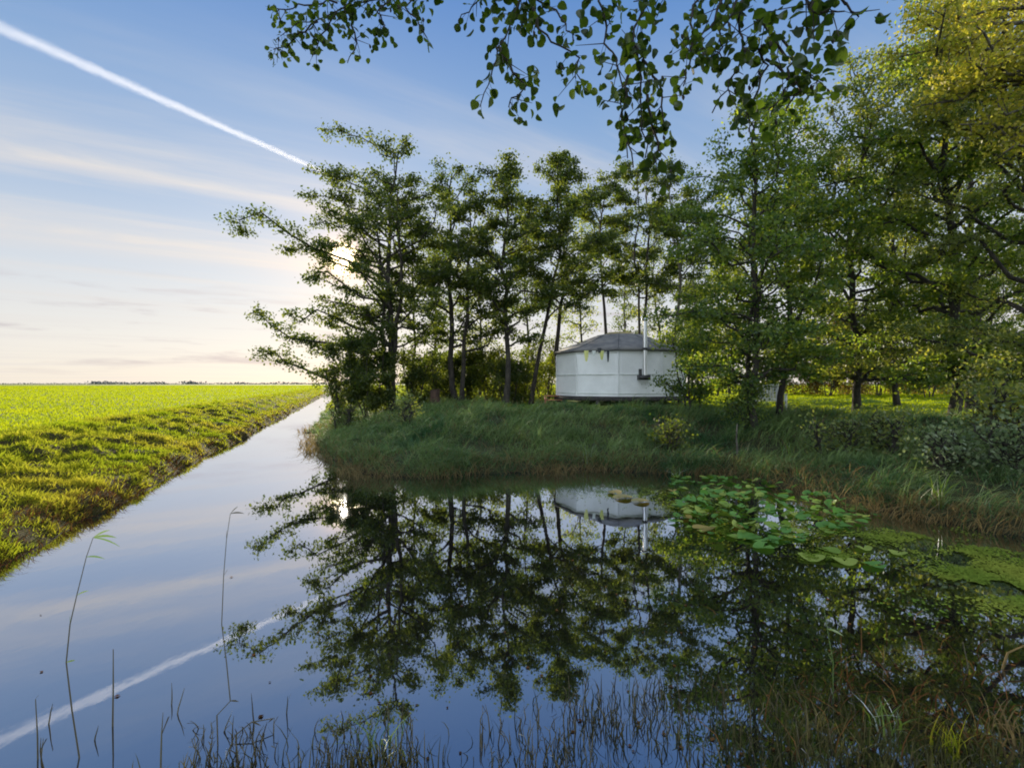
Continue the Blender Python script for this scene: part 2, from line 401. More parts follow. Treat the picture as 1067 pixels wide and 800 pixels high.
# ------------------------------------------------------------------ foliage helpers
def leaf_arrays(C, size, up=.6, rng=RNG, wide=.40, tint=None, droop=0.0):
    n = len(C); nr = unit(rng.normal(size=(n, 3)) + np.array((0, 0, up)))
    t = unit(np.cross(nr, rng.normal(size=(n, 3)))); t[:, 2] -= droop; t = unit(t)
    b = unit(np.cross(nr, t)); nr = np.cross(t, b)
    s = (size * (.65 + .7 * rng.random(n)))[:, None]
    V = np.stack([C - t * s * .5, C + b * s * wide + nr * s * .10, C + t * s * .55, C - b * s * wide + nr * s * .10], 1).reshape(-1, 3)
    tn = rng.random(n) if tint is None else tint
    return V, np.repeat(tn, 4)
def leaves_mesh(name, C, size, mat, up=.6, rng=RNG, wide=.40, tint=None, droop=0.0):
    V, tn = leaf_arrays(C, size, up, rng, wide, tint, droop)
    return mesh_np(name, V, np.arange(len(V)), np.full(len(C), 4), mat, tn)
def blades_arrays(B, h, w, rng=RNG, curve=.5, lean=None, tint=None):
    n = len(B); az = rng.random(n) * 2 * math.pi
    dr = np.stack([np.cos(az), np.sin(az), np.zeros(n)], 1)
    if lean is not None: dr = unit(dr + np.array(lean))
    fa = rng.random(n) * 2 * math.pi; side = np.stack([np.cos(fa), np.sin(fa), np.zeros(n)], 1)
    c = curve * (.3 + 1.2 * rng.random(n)); h = np.broadcast_to(h, (n,)); w = np.broadcast_to(w, (n,))
    L = []
    for t, ww in ((0, 1.0), (.4, .85), (.75, .55), (1.0, .08)):
        p = B + np.stack([np.zeros(n), np.zeros(n), h * (t - .45 * np.minimum(c, 1.5) * t * t)], 1) + dr * (h * c * t * t)[:, None]
        o = side * (w * ww * .5)[:, None]; L += [p - o, p + o]
    V = np.stack(L, 1).reshape(-1, 3)
    q = np.array([[0, 1, 3, 2], [2, 3, 5, 4], [4, 5, 7, 6]])
    F = (np.arange(n)[:, None, None] * 8 + q[None]).reshape(-1, 4)
    tn = rng.random(n) if tint is None else tint
    return V, F, np.repeat(tn, 8)
def blades_mesh(name, B, h, w, mat, **k):
    V, F, tn = blades_arrays(B, h, w, **k)
    return mesh_np(name, V, F, np.full(len(F), 4), mat, tn)

def wobble_line(a, b, n, amp, rng, sag=0.0):
    a = np.array(a, float); b = np.array(b, float); L = np.linalg.norm(b - a); pts = []
    off = np.zeros((n + 1, 3)); c = np.zeros(3)
    for i in range(1, n + 1): c = c + rng.normal(size=3) * amp * L / n * 1.6; off[i] = c
    for i in range(n + 1):
        t = i / n
        pts.append(a + (b - a) * t + (off[i] - off[n] * t) + np.array((0, 0, sag * L * (t - t * t) * 4)))
    return pts
def P3(px, py, D):
    """a point at depth D along the view through photo pixel (px, py)"""
    return np.array(((px - 533.5) / 520 * D, D, CAM_H - (py - 400) / 520 * D))

def make_tree(name, label, base, h, R, cat='tree', stems=1, spread=.1, first=.25, limbs=16, leaves=14000, leaf=.085, mat='alder_leaf',
              trunk_r=.13, seed=1, lean=(0, 0), profile='alder', extra=(), bark='bark', group=None, clump=.24, up_ang=(8, 38), flat=.5, bias=(0, 0), wide=.40, droop=0.0, lo_skip=0.0, gap=None):
    rng = np.random.default_rng(seed)
    x, y = base; z0 = H(x, y) - .1
    root = thing(name, (x, y, z0), label, cat, group)
    origin = np.array((x, y, z0)); centres = []; weights = []
    limb_total = []
    for s in range(stems):
        mb = MB()
        a = rng.random() * 6.28; st = spread * h * (rng.random() * .6 + .5) * (stems > 1)
        hh = h * (1 if s == 0 else .8 + .18 * rng.random())
        b0 = np.array((.18 * math.cos(a), .18 * math.sin(a), 0)) * (stems > 1)
        top = b0 + np.array((st * math.cos(a) + lean[0] * hh, st * math.sin(a) + lean[1] * hh, hh))
        tr = wobble_line(b0, top, 10, .07, rng)
        r0 = trunk_r * (1 if s == 0 else .75)
        mb.tube(tr, [r0 * (1.25 if i == 0 else 1) * (1 - .9 * i / 10) + .012 for i in range(11)], 8)
        def at(t):
            f = t * 10; i = min(int(f), 9); return tr[i] + (tr[i + 1] - tr[i]) * (f - i)
        n_l = max(4, int(limbs / stems))
        for k in range(n_l):
            t = first + (1 - first) * (k + rng.random() * .8) / n_l; t = min(t, .985)
            q = (t - first) / (1 - first)
            if profile == 'alder': pr = (.55 + .45 * math.sin(math.pi * min(1, q * .9 + .12))) * (1 - .55 * q ** 2.2)
            elif profile == 'round': pr = math.sqrt(max(.05, 1 - (2 * q - 1) ** 2)) 
            else: pr = 1 - .75 * q
            L = R * pr * (.6 + .6 * rng.random())
            az = k * 2.399 + rng.normal() * .5; el = rad(up_ang[0] + (up_ang[1] - up_ang[0]) * rng.random() + 35 * q ** 2)
            dv = np.array((math.cos(az) * math.cos(el) + bias[0] * .5, math.sin(az) * math.cos(el) + bias[1] * .5, math.sin(el)))
            dv /= np.linalg.norm(dv)
            limb_total.append((mb, at(t), at(t) + dv * L, r0 * (1 - .85 * t) * .5 + .008, L))
        if s == 0:
            for (px, py, D) in extra:
                e = P3(px, py, D) - origin; hz = math.hypot(e[0], e[1])
                t = min(.97, max(.12, (e[2] - .30 * hz) / hh)); L = np.linalg.norm(e - at(t))
                limb_total.append((mb, at(t), e, r0 * (1 - .85 * t) * .5 + .012, L))
        for (m2, pa, pb, r, L) in [q for q in limb_total if q[0] is mb]:
            nseg = 6; ln = wobble_line(pa, pb, nseg, .26, rng, .06)
            m2.tube(ln, [r * (1 - .85 * i / nseg) + .005 for i in range(nseg + 1)], 5)
            nt = max(5, int(L * 5.5))
            for j in range(nt):
                u = .28 + .72 * (j + rng.random()) / nt; f = u * nseg; i = min(int(f), nseg - 1)
                p = ln[i] + (ln[i + 1] - ln[i]) * (f - i); d0 = unit(ln[i + 1] - ln[i])
                d1 = unit(d0 * .7 + rng.normal(size=3) * np.array((.75, .75, .42)) + np.array((0, 0, .08)))
                l2 = (.22 + .30 * rng.random()) * (.35 + .22 * min(L, 3.2)) * (1.15 - .5 * u) + .12
                e = p + d1 * l2
                m2.tube([p, (p + e) / 2 + rng.normal(size=3) * .03, e], [.011, .008, .004], 3, False)
                for q in (.55, 1.0):
                    if rng.random() < .88: centres.append(p + (e - p) * q); weights.append(.4 + rng.random() * 1.2)
            centres.append(ln[-1]); weights.append(1.0)
        obj('trunk', mb.mesh('trunk', M[bark], True), root)
    C = np.array(centres); W = np.array(weights); W /= W.sum()
    if lo_skip: 
        keep = C[:, 2] > lo_skip; C, W = C[keep], W[keep] / W[keep].sum()
    idx = rng.choice(len(C), leaves, p=W)
    if gap:
        for (px, py, rr) in gap:
            q = C + origin; sx = (q[:, 0] / q[:, 1] * 520 + 533.5); sy = 400 - (q[:, 2] - CAM_H) / q[:, 1] * 520
            W = np.where(np.hypot(sx - px, sy - py) < rr, 0, W)
        W = W / W.sum()
    ctint = np.clip(.45 + .36 * rng.normal(size=len(C)), 0, 1)
    sg = clump * (.45 + .5 * rng.random(len(C)))[idx][:, None]
    P = C[idx] + rng.normal(size=(leaves, 3)) * sg * np.array((1, 1, flat))
    if gap:
        q = P + origin; sx = q[:, 0] / q[:, 1] * 520 + 533.5; sy = 400 - (q[:, 2] - CAM_H) / q[:, 1] * 520; kp = np.ones(len(P), bool)
        for (px, py, rr) in gap: kp &= rng.random(len(P)) > np.exp(-(np.hypot(sx - px, sy - py) / rr) ** 4 * .7)
        sy2 = 400 - (q[:, 2] + CAM_H) / q[:, 1] * 520
        for (px, py, rr) in gap[:1]: kp &= rng.random(len(P)) > np.exp(-(np.hypot(sx - px, sy2 - py) / rr) ** 4 * .7)
        P = P[kp]; idx = idx[kp]; leaves = len(P)
    tn = np.clip(ctint[idx] + .22 * rng.normal(size=leaves), 0, 1)
    obj('crown', leaves_mesh('crown', P, leaf, M[mat], .5, rng, wide, tn, droop), root)
    return root

# ------------------------------------------------------------------ the trees
def px_x(px, D): return (px - 533.5) / 520 * D
ALD = 'alders standing along the pond bank'
def alder(label, px, D, top, R, **k):
    h = CAM_H + (400 - top) / 520 * D - H(px_x(px, D), D)
    k.setdefault('group', ALD); k['leaves'] = int(k.get('leaves', 14000) * (1.65 if px < 720 else 1.3 if D < 40 else 1.6)); k['limbs'] = int(k.get('limbs', 16) * 1.25); k['trunk_r'] = k.get('trunk_r', .13) * .85
    return make_tree('alder_tree', label, (px_x(px, D), D), h, R, **k)
alder('broad dark alder with low sun shining through its wide crown', 403, 20.5, 150, 3.7, gap=[(358, 268, 13), (350, 283, 6), (370, 256, 5)], stems=3, spread=.09, first=.26, limbs=34, leaves=21000, trunk_r=.17, seed=3, leaf=.10,
      lean=(-.03, 0), extra=[(252, 243, 20.5), (300, 262, 20.2), (268, 325, 20.8), (272, 370, 20), (305, 330, 19.5), (322, 178, 20), (342, 135, 20.5), (395, 152, 20.5), (318, 205, 20.3), (322, 290, 20.6), (336, 312, 19), (430, 190, 20.5), (440, 230, 20), (325, 388, 19.8), (335, 255, 19), (375, 238, 19.5), (350, 185, 21), (410, 220, 19.5), (322, 350, 21.5), (345, 225, 20), (425, 160, 21), (385, 180, 20), (345, 340, 19.5), (392, 290, 19), (425, 300, 20), (360, 320, 21), (440, 270, 21), (330, 235, 21)])
alder('thin upright alder close behind the broad sunlit alder', 427, 23.5, 205, 1.8, gap=[(358, 268, 13)], first=.3, limbs=14, leaves=4500, trunk_r=.07, seed=5, leaf=.10)
alder('forked alder with dark trunk beside the brown stump', 478, 21.5, 172, 2.9, stems=2, spread=.06, first=.24, limbs=28, leaves=10500, trunk_r=.16, seed=8, leaf=.10)
alder('straight single stemmed alder between forked alder and leaning alder', 527, 20.5, 180, 2.6, first=.25, limbs=30, leaves=10500, trunk_r=.14, seed=13, leaf=.10)
alder('leaning alder whose slanting trunk stands left of the white hut', 553, 22.0, 205, 2.5, first=.40, limbs=14, leaves=5000, trunk_r=.12, seed=17, leaf=.10, lean=(.13, 0))
alder('tall alder rising at the left edge of the white hut', 581, 22.8, 166, 2.8, first=.36, limbs=24, leaves=10500, trunk_r=.13, seed=19, leaf=.10)
BEH = 'alders standing behind the white hut'
alder('slim alder behind the middle of the hut roof', 636, 27, 190, 2.8, first=.44, limbs=18, leaves=7500, trunk_r=.12, seed=23, leaf=.11, group=BEH)
alder('alder with two stems right behind the stovepipe', 664, 28, 176, 3.2, stems=2, spread=.05, first=.44, limbs=22, leaves=9500, trunk_r=.13, seed=29, leaf=.11, group=BEH)
alder('alder just right of the stovepipe, with a pale bare lower trunk', 699, 25, 178, 2.8, first=.38, limbs=20, leaves=8000, trunk_r=.11, seed=31, leaf=.105, group=BEH, bark='bark_pale')
alder('twin stemmed alder leaning over the lily pads', 786, 12.6, 118, 2.5, stems=2, spread=.05, first=.14, limbs=36, leaves=17000, trunk_r=.085, seed=37, leaf=.08, mat='alder_leaf_deep', extra=[(712, 330, 13), (720, 380, 13.5), (735, 350, 12.5), (745, 395, 13.2), (850, 250, 12), (730, 250, 12.4), (765, 300, 11.5), (790, 345, 11.6), (820, 370, 12.2), (835, 350, 12.8), (760, 385, 12), (805, 392, 12.3), (840, 388, 12.6)])
alder('curved alder just right of the twin stemmed alder', 812, 13.6, 120, 2.4, first=.14, limbs=26, leaves=12000, trunk_r=.09, seed=41, leaf=.08, mat='alder_leaf_deep', lean=(.04, 0))
RT = 'trees crowding the right bank'
alder('leafy tree at the middle of the right hand grove', 893, 15.5, 72, 3.2, first=.14, limbs=36, leaves=19000, trunk_r=.13, seed=43, leaf=.085, mat='willow_leaf', extra=[(845, 372, 15), (862, 350, 15.8), (878, 388, 14.8), (900, 365, 14.6), (925, 385, 15.2), (935, 350, 15.5), (910, 340, 15), (855, 392, 15.4)], group=RT)
alder('slender tree deep in the right hand grove over the sunlit lawn', 935, 19.5, 150, 3.0, first=.15, limbs=30, leaves=13000, trunk_r=.12, seed=47, leaf=.09, mat='lime_leaf', extra=[(905, 378, 19), (930, 392, 19), (950, 370, 19.2), (968, 388, 19.4), (915, 355, 19.6), (890, 392, 19.3)], group=RT)
alder('thick dark tree whose trunk stands behind the loose leaved shrub', 992, 12.8, -30, 3.1, first=.14, limbs=40, leaves=30000, trunk_r=.15, seed=53, leaf=.08, mat='alder_leaf_deep', extra=[(950, 378, 12.5), (965, 350, 12.3), (975, 395, 12.2), (1005, 372, 12), (1025, 392, 12.4), (1040, 360, 12.2), (1000, 340, 12.6), (940, 396, 12.8)], group=RT)
alder('dense tree at the right edge with drooping blue green leaves', 1062, 10.8, -90, 2.8, first=.12, limbs=40, leaves=30000, trunk_r=.13, seed=59, leaf=.075, mat='willow_leaf', extra=[(1025, 380, 10.4), (1040, 350, 10.2), (1060, 395, 10.2), (1010, 398, 10.6), (1075, 370, 10.3), (1035, 410, 10)], group=RT, wide=.28)
make_tree('birch_tree', 'tall tree with golden autumn leaves at the upper right corner', (9.6, 8.8), 11.8, 3.1, first=.42, limbs=52, leaves=26000, trunk_r=.14, seed=61, leaf=.065, mat='autumn_leaf', bark='bark_pale', bias=(-.35, 0), group=RT,
          extra=[(955, 20, 8.6), (935, 60, 9.2), (985, 10, 8.0), (1010, 60, 8.2), (1040, 110, 8.6), (1045, 160, 8.8), (960, 110, 9.5), (1000, 130, 9)])
alder('pale willow like tree behind the golden one', 1010, 16.5, 20, 3.4, first=.15, limbs=34, leaves=17000, trunk_r=.14, seed=67, leaf=.09, mat='willow_leaf', group=RT, wide=.26)
B2 = 'slender trees in the second row'
for i, (px, D, top, R_, lab) in enumerate(((452, 31, 250, 1.9, 'slender tree behind, in the gap left of the forked alder'), (500, 33, 236, 2.0, 'slender tree behind, in the gap right of the forked alder'), (551, 32, 232, 2.0, 'slender tree behind, between the straight alder and the hut'), (606, 35, 236, 2.1, 'slender tree behind the left half of the hut roof'),
        (650, 37, 230, 2.3, 'slender tree far behind the crown of the hut roof'), (684, 34, 238, 2.0, 'slender tree behind, just right of the stovepipe'), (728, 33, 235, 2.2, 'slender tree behind, between stovepipe and twin stemmed alder'))):
    alder(lab, px, D, top, R_, first=.16, limbs=20, leaves=2900, trunk_r=.10, seed=170 + i, leaf=.12, mat='willow_leaf' if i % 2 else 'alder_leaf', group=B2, clump=.42)
BK = 'trees at the far side of the lawn'
for i, (px, D, top, R, lab, mt) in enumerate((
        (850, 46, 262, 3.6, 'rounded tree beyond the lawn, just right of the curved alder', 'lime_leaf'),
        (760, 44, 270, 3.2, 'yellowing tree far behind the twin stemmed alder', 'lime_leaf'),
        (945, 48, 250, 4.0, 'broad green tree at the back of the sunlit lawn', 'alder_leaf'),
        (1040, 44, 240, 3.8, 'green tree behind the lawn at the right edge', 'alder_leaf'),
        (720, 52, 300, 2.4, 'small distant tree seen right of the hut', 'alder_leaf'))):
    alder(lab, px, D, top, R, first=.12, limbs=24, leaves=7000, trunk_r=.14, seed=70 + i, leaf=.17, mat=mt, group=BK, profile='round', clump=.5)

# ------------------------------------------------------------------ bushes and hedge
def bush(label, px, D, top, R, mat, leaves=5000, leaf=.075, seed=1, name='bush', group='bushes among the trees', zoff=0.0):
    x = px_x(px, D); h = CAM_H + (400 - top) / 520 * D - H(x, D)
    return make_tree(name, label, (x, D), max(.5, h), R, cat='bush', stems=4, spread=.25, first=.08, limbs=26, leaves=leaves, leaf=leaf, mat=mat, trunk_r=.03, seed=seed, profile='round', group=group, clump=.2, flat=.9, up_ang=(20, 60))
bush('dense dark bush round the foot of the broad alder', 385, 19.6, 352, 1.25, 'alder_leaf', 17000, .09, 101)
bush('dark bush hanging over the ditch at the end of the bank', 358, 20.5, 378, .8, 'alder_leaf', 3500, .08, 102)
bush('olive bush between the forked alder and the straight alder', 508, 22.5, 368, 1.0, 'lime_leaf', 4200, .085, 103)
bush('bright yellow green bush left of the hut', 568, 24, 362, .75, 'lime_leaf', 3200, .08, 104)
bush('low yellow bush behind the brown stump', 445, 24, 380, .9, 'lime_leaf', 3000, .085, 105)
bush('leafy dark bush covering the right side of the hut', 722, 16.0, 345, 1.15, 'alder_leaf_deep', 7500, .075, 106)
bush('low green shrub with loose leaves at the right end of the bank', 1030, 9.6, 418, .55, 'willow_leaf', 900, .085, 107)
bush('small dark bramble at the foot of the twin stemmed alder', 768, 12.8, 402, .6, 'alder_leaf_deep', 2600, .06, 110)
SB = 'sunlit bushes behind the lawn'
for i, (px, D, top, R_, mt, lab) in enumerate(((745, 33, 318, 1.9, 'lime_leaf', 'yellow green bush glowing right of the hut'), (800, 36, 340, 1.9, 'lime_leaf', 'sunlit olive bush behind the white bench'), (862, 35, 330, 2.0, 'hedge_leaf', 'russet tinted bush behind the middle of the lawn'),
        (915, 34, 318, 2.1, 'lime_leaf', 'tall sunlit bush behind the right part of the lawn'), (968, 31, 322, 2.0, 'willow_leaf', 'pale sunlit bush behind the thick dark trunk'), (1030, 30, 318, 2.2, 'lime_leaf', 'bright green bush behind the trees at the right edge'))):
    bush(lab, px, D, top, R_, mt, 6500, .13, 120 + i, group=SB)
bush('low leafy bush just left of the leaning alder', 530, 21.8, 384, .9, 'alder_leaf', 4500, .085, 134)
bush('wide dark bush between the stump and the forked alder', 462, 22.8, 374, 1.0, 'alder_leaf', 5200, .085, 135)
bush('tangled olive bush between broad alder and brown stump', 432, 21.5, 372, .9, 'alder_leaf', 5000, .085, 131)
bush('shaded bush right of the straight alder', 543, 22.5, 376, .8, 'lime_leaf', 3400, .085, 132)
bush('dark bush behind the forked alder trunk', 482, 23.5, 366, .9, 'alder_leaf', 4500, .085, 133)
for i, (px, D, top, R_, mt, lab) in enumerate(((1042, 7.6, 446, .32, 'pale_leaf', 'low nettle clump at the right edge of the bank'), (992, 8.0, 452, .30, 'pale_leaf', 'low nettle clump below the loose leaved shrub'), (925, 9.6, 438, .34, 'willow_leaf', 'grey green weed clump in the shade before the lawn'),
        (868, 10.2, 440, .30, 'willow_leaf', 'small weed clump on the bank above the straw'), (705, 11.8, 444, .34, 'alder_leaf', 'dark weed clump left of the pale pole'), (430, 15.5, 420, .40, 'willow_leaf', 'weed clump on the slope below the broad alder'), (355, 17.5, 424, .40, 'alder_leaf', 'brownish weed clump at the tip of the bank'))):
    bush(lab, px, D, top, R_, mt, 900, .06, 150 + i, name='weed_plant', group='weeds on the pond bank')
def hedge(label, px0, px1, D, top, seed, mat):
    rng = np.random.default_rng(seed); x0, x1 = px_x(px0, D), px_x(px1, D); z = H((x0 + x1) / 2, D); h = CAM_H + (400 - top) / 520 * D - z
    root = thing('hedge', ((x0 + x1) / 2, D, z), label, 'hedge', 'hedges beyond the lawn'); L = x1 - x0
    for k in range(int(L * 1.2)):
        mb = MB(); a = np.array((rng.uniform(-L / 2, L / 2), rng.normal() * .2, -.05)); mb.tube([a, a + np.array((rng.normal() * .15, rng.normal() * .1, h * .5)), a + np.array((rng.normal() * .3, rng.normal() * .2, h * .85))], [.025, .018, .006], 4)
        obj('stem', mb.mesh('stem', M['bark'], True), root)
    n = int(L * 700 * h); u = rng.uniform(-L / 2, L / 2, n)
    th = h * (.85 + .18 * np.sin(u * 1.7 + seed) + .1 * np.sin(u * 4.1)); v = rng.random(n) ** .7
    C = np.stack([u, rng.normal(size=n) * .38, v * th], 1) + rng.normal(size=(n, 3)) * .08
    keep = np.sin(u * 3.1 + 2 * v * th) + np.sin(u * 1.3 + 3.7 * v * th + 1) + rng.normal(size=n) * .5 > -.9
    obj('foliage', leaves_mesh('foliage', C[keep], .13, M[mat], .3, rng), root)
hedge('russet and yellow hedge along the back of the sunlit lawn', 812, 985, 40, 362, 5, 'hedge_leaf')
hedge('yellow green hedge behind the trunks left of the hut', 425, 585, 36, 372, 6, 'lime_leaf')
hedge('green hedge right of the russet hedge', 985, 1120, 40, 358, 7, 'lime_leaf')

# ------------------------------------------------------------------ the white hut (a yurt on a low deck)
HX, HY, HR = 4.63, 21.5, 2.74
HB, HT = 1.42, 3.28
def build_hut():
    root = thing('yurt', (HX, HY, HB), 'white canvas yurt with grey roof standing under the trees', 'yurt')
    NS, A0 = 10, rad(-90 - 13); S = 9; N = NS * S
    V10 = [(math.cos(A0 + 2 * math.pi * k / NS), math.sin(A0 + 2 * math.pi * k / NS)) for k in range(NS)]
    rt0 = HT - HB; rows = []; mb = MB(); rw = np.random.default_rng(4)
    for z in np.linspace(0, rt0, 15):
        r_ = []
        for j in range(N):
            k, f = divmod(j, S); f /= S; a, b = V10[k], V10[(k + 1) % NS]
            q = 1 - .010 * math.sin(math.pi * f) * math.sin(math.pi * z / rt0) + .0022 * math.sin(23 * f + 3 * z + k) * math.sin(math.pi * z / rt0)
            r_.append((HR * q * (a[0] + (b[0] - a[0]) * f), HR * q * (a[1] + (b[1] - a[1]) * f), z))
        rows.append(r_)
    mb.grid(rows, True); obj('wall', mb.mesh('wall', M['canvas'], False), root)
    mb = MB()
    for z in (.12, .85, HT - HB - .18): 
        mb.lathe([(HR + .004, z - .02), (HR + .016, z - .018), (HR + .016, z + .018), (HR + .004, z + .02)], NS, (0, 0), A0)
    obj('band', mb.mesh('band', M['cloth_pale'], False), root)
    for k in range(NS):
        mb = MB(); p = (HR + .012) * V10[k][0], (HR + .012) * V10[k][1]; mb.tube([(p[0], p[1], .01), (p[0], p[1], rt0 - .17)], .018, 6)
        obj('seam', mb.mesh('seam', M['canvas'], True), root)
    mb = MB(); rt = HT - HB
    mb.lathe([(HR + .03, rt - .13), (HR + .09, rt - .12), (HR + .11, rt - .02), (HR * .70, rt + .30), (1.02, rt + .66), (.98, rt + .70), (.01, rt + .71)], NS, (0, 0), A0)
    roof = obj('roof', mb.mesh('roof', M['roof_canvas'], False), root)
    mb = MB(); mb.lathe([(.66, rt + .70), (.64, rt + .76), (.50, rt + .82), (.2, rt + .85), (.01, rt + .855)], 20)
    obj('crown_cover', mb.mesh('crown_cover', M['crown_cover'], True), roof)
    mb = MB()
    for k in range(NS):
        a = A0 + 2 * math.pi * k / NS
        mb.tube([((HR + .13) * math.cos(a), (HR + .13) * math.sin(a), rt - .03), (1.03 * math.cos(a), 1.03 * math.sin(a), rt + .66)], .009, 4)
    obj('rope', mb.mesh('rope', M['cloth_dark']), roof)
    # stovepipe outside the front of the wall
    px, py = 4.94 - HX, 18.52 - HY
    mb = MB(); mb.tube([(px, py, 2.22 - HB), (px, py, 3.2 - HB), (px, py, 4.22 - HB)], .075, 16)
    pipe = obj('stovepipe', mb.mesh('stovepipe', M['steel'], True), root)
    mb = MB(); mb.lathe([(.001, 4.36 - HB), (.14, 4.30 - HB), (.14, 4.28 - HB), (.001, 4.28 - HB)], 16, (px, py)); mb.lathe([(.03, 4.2 - HB), (.03, 4.3 - HB)], 6, (px, py))
    obj('rain_cap', mb.mesh('rain_cap', M['steel'], True), pipe)
    mb = MB(); mb.lathe([(.085, 3.15 - HB), (.095, 3.16 - HB), (.095, 3.24 - HB), (.085, 3.25 - HB)], 16, (px, py)); mb.box((px, py + .2, 3.2 - HB), (.04, .4, .05))
    obj('bracket', mb.mesh('bracket', M['iron']), pipe)
    mb = MB(); mb.box((px - .02, py + .12, 2.14 - HB), (.40, .38, .18)); mb.tube([(px - .18, py, 2.2 - HB), (px - .18, py, 2.46 - HB)], .06, 10)
    obj('stove_elbow', mb.mesh('stove_elbow', M['iron']), root)
    # deck
    mb = MB(); dz = -.03
    mb.lathe([(.01, dz), (HR + .10, dz), (HR + .10, dz - .14), (.01, dz - .14)], NS, (0, 0), A0)
    for k in range(9):
        a = 2 * math.pi * k / 9; mb.box(((HR - .1) * math.cos(a), (HR - .1) * math.sin(a), dz - .40), (.14, .14, .52))
    obj('deck', mb.mesh('deck', M['deck_dark']), root)
build_hut()
# bunting under the eave
bt = thing('bunting', (HX, HY - HR - .1, 3.08), 'little string of yellow pennants hung under the yurt eave', 'bunting')
mb = MB(); mb.tube([(px_x(606, 18.7) - HX, .06, .10), (px_x(620, 18.7) - HX, -.06, .04), (px_x(637, 18.7) - HX, -.05, .08)], .006, 4)
obj('cord', mb.mesh('cord', M['cloth_dark']), bt)
for px, w_, h_, m_ in ((610.5, .17, .40, 'cloth_yellow'), (618.5, .14, .22, 'cloth_pale'), (626.5, .16, .34, 'cloth_yellow'), (633, .10, .42, 'cloth_dark'), (624, .16, .18, 'cloth_dark')):
    x = px_x(px, 18.7) - HX; top = .06 + (.10 if px == 624 else 0); mb = MB(); y0 = -.07 - (.02 if px == 624 else 0)
    mb.grid([[(x - w_ / 2, y0, top), (x, y0 - .02, top), (x + w_ / 2, y0, top)], [(x - w_ * .42, y0 + .01, top - h_ * .5), (x, y0 - .03, top - h_ * .5), (x + w_ * .42, y0, top - h_ * .5)], [(x - w_ * .2, y0, top - h_), (x, y0 - .015, top - h_), (x + w_ * .2, y0, top - h_)]])
    obj('pennant', mb.mesh('pennant', M[m_], True), bt)
# reddish step at the left of the deck
sx, sy = px_x(577, 21.0), 21.0; sz = H(sx, sy)
st = thing('wooden_step', (sx, sy, sz), 'reddish wooden step at the left foot of the yurt', 'step')
for i, (zz, yy) in enumerate(((.36, .12), (.20, -.22))):
    mb = MB()
    for k in range(3): mb.box((0, yy + k * .105 - .1, zz), (.8, .095, .035))
    obj('tread', mb.mesh('tread', M['deck_red']), st)
for xx in (-.36, .36):
    mb = MB(); mb.box((xx, -.05, .14), (.05, .62, .34)); obj('side_board', mb.mesh('side_board', M['deck_red']), st)
# brown stump
x, y = px_x(453, 20.2), 20.2; z = H(x, y)
st = thing('tree_stump', (x, y, z - .05), 'short brown stump standing in grass between two alders', 'stump')
mb = MB(); rows = []
for zz, r in ((0, .27), (.1, .22), (.35, .20), (.62, .195), (.78, .19)):
    rows.append([((r + .018 * math.sin(5 * a + zz)) * math.cos(a), (r + .018 * math.cos(3 * a)) * math.sin(a), zz + (.03 * math.cos(a) if zz > .7 else 0)) for a in (2 * math.pi * j / 18 for j in range(18))])
mb.grid(rows, True); obj('bark', mb.mesh('bark', M['stump'], True), st)
mb = MB(); mb.poly([(p[0], p[1], p[2] + .003) for p in rows[-1]]); obj('cut_top', mb.mesh('cut_top', M['bark_pale']), st)
x, y = px_x(772, 11.0), 11.2; z = H(x, y)
pl = MB(); pl.tube([(0, 0, -.15), (.01, 0, .25), (-.01, 0, .5), (.015, .01, .78)], [.022, .020, .018, .014], 8)
o = obj('wooden_stake', pl.mesh('wooden_stake', M['bark_pale'], True)); o.location = (x, y, z); tag(o, 'thin pale wooden stake on the bank behind the lily pads', 'stake')
# white slatted bench behind the twin trunks
x, y = px_x(794, 16.5), 16.5; z = H(x, y)
bn = thing('garden_bench', (x, y, z), 'white slatted garden bench half hidden behind the twin trunks', 'bench'); bn.rotation_euler = (0, 0, rad(8))
mb = MB()
for k in range(11): mb.box((-.55 + k * .11, .05, .68), (.075, .02, .46))
mb.box((0, .03, .93), (1.24, .05, .07)); mb.box((0, .03, .47), (1.2, .04, .05)); obj('backrest', mb.mesh('backrest', M['paint_white']), bn)
mb = MB()
for k in range(5): mb.box((0, -.38 + k * .09, .42), (1.2, .075, .025))
obj('seat', mb.mesh('seat', M['paint_white']), bn)
for xx, yy, hh in ((-.58, -.38, .62), (.58, -.38, .62), (-.58, .04, .98), (.58, .04, .98)):
    mb = MB(); mb.box((xx, yy, hh / 2), (.06, .06, hh)); obj('leg', mb.mesh('leg', M['paint_white']), bn)
for xx in (-.58, .58):
    mb = MB(); mb.box((xx, -.18, .64), (.07, .5, .03)); obj('armrest', mb.mesh('armrest', M['paint_white']), bn)

# ------------------------------------------------------------------ far tree line on the horizon
def far_wood():
    rng = np.random.default_rng(5); Cs = []
    for (px0, px1, D, hh, dens) in ((-300, 345, 2600, 7, 1), (95, 118, 1500, 10, 3), (120, 148, 1600, 8, 2.2), (150, 172, 1500, 8, 2), (190, 208, 1400, 11, 3), (230, 345, 1500, 7.5, 1.2), (345, 1400, 1500, 12, 1)):
        L = (px1 - px0) / 520 * D; n = int(L * dens * .9)
        u = rng.uniform(0, L, n); prof = hh * (.6 + .25 * np.sin(u / 23) + .2 * np.sin(u / 9.1 + 1) + .15 * np.sin(u / 4 + 2))
        Cs.append(np.stack([(px0 - 533.5) / 520 * D + u, D + rng.normal(size=n) * 15, .75 + rng.random(n) * np.maximum(prof, 1)], 1))
    C = np.concatenate(Cs)
    tag(obj('distant_woods', leaves_mesh('distant_woods', C, 5.0, M['far_wood'], .1, rng)), kind='stuff')
far_wood()

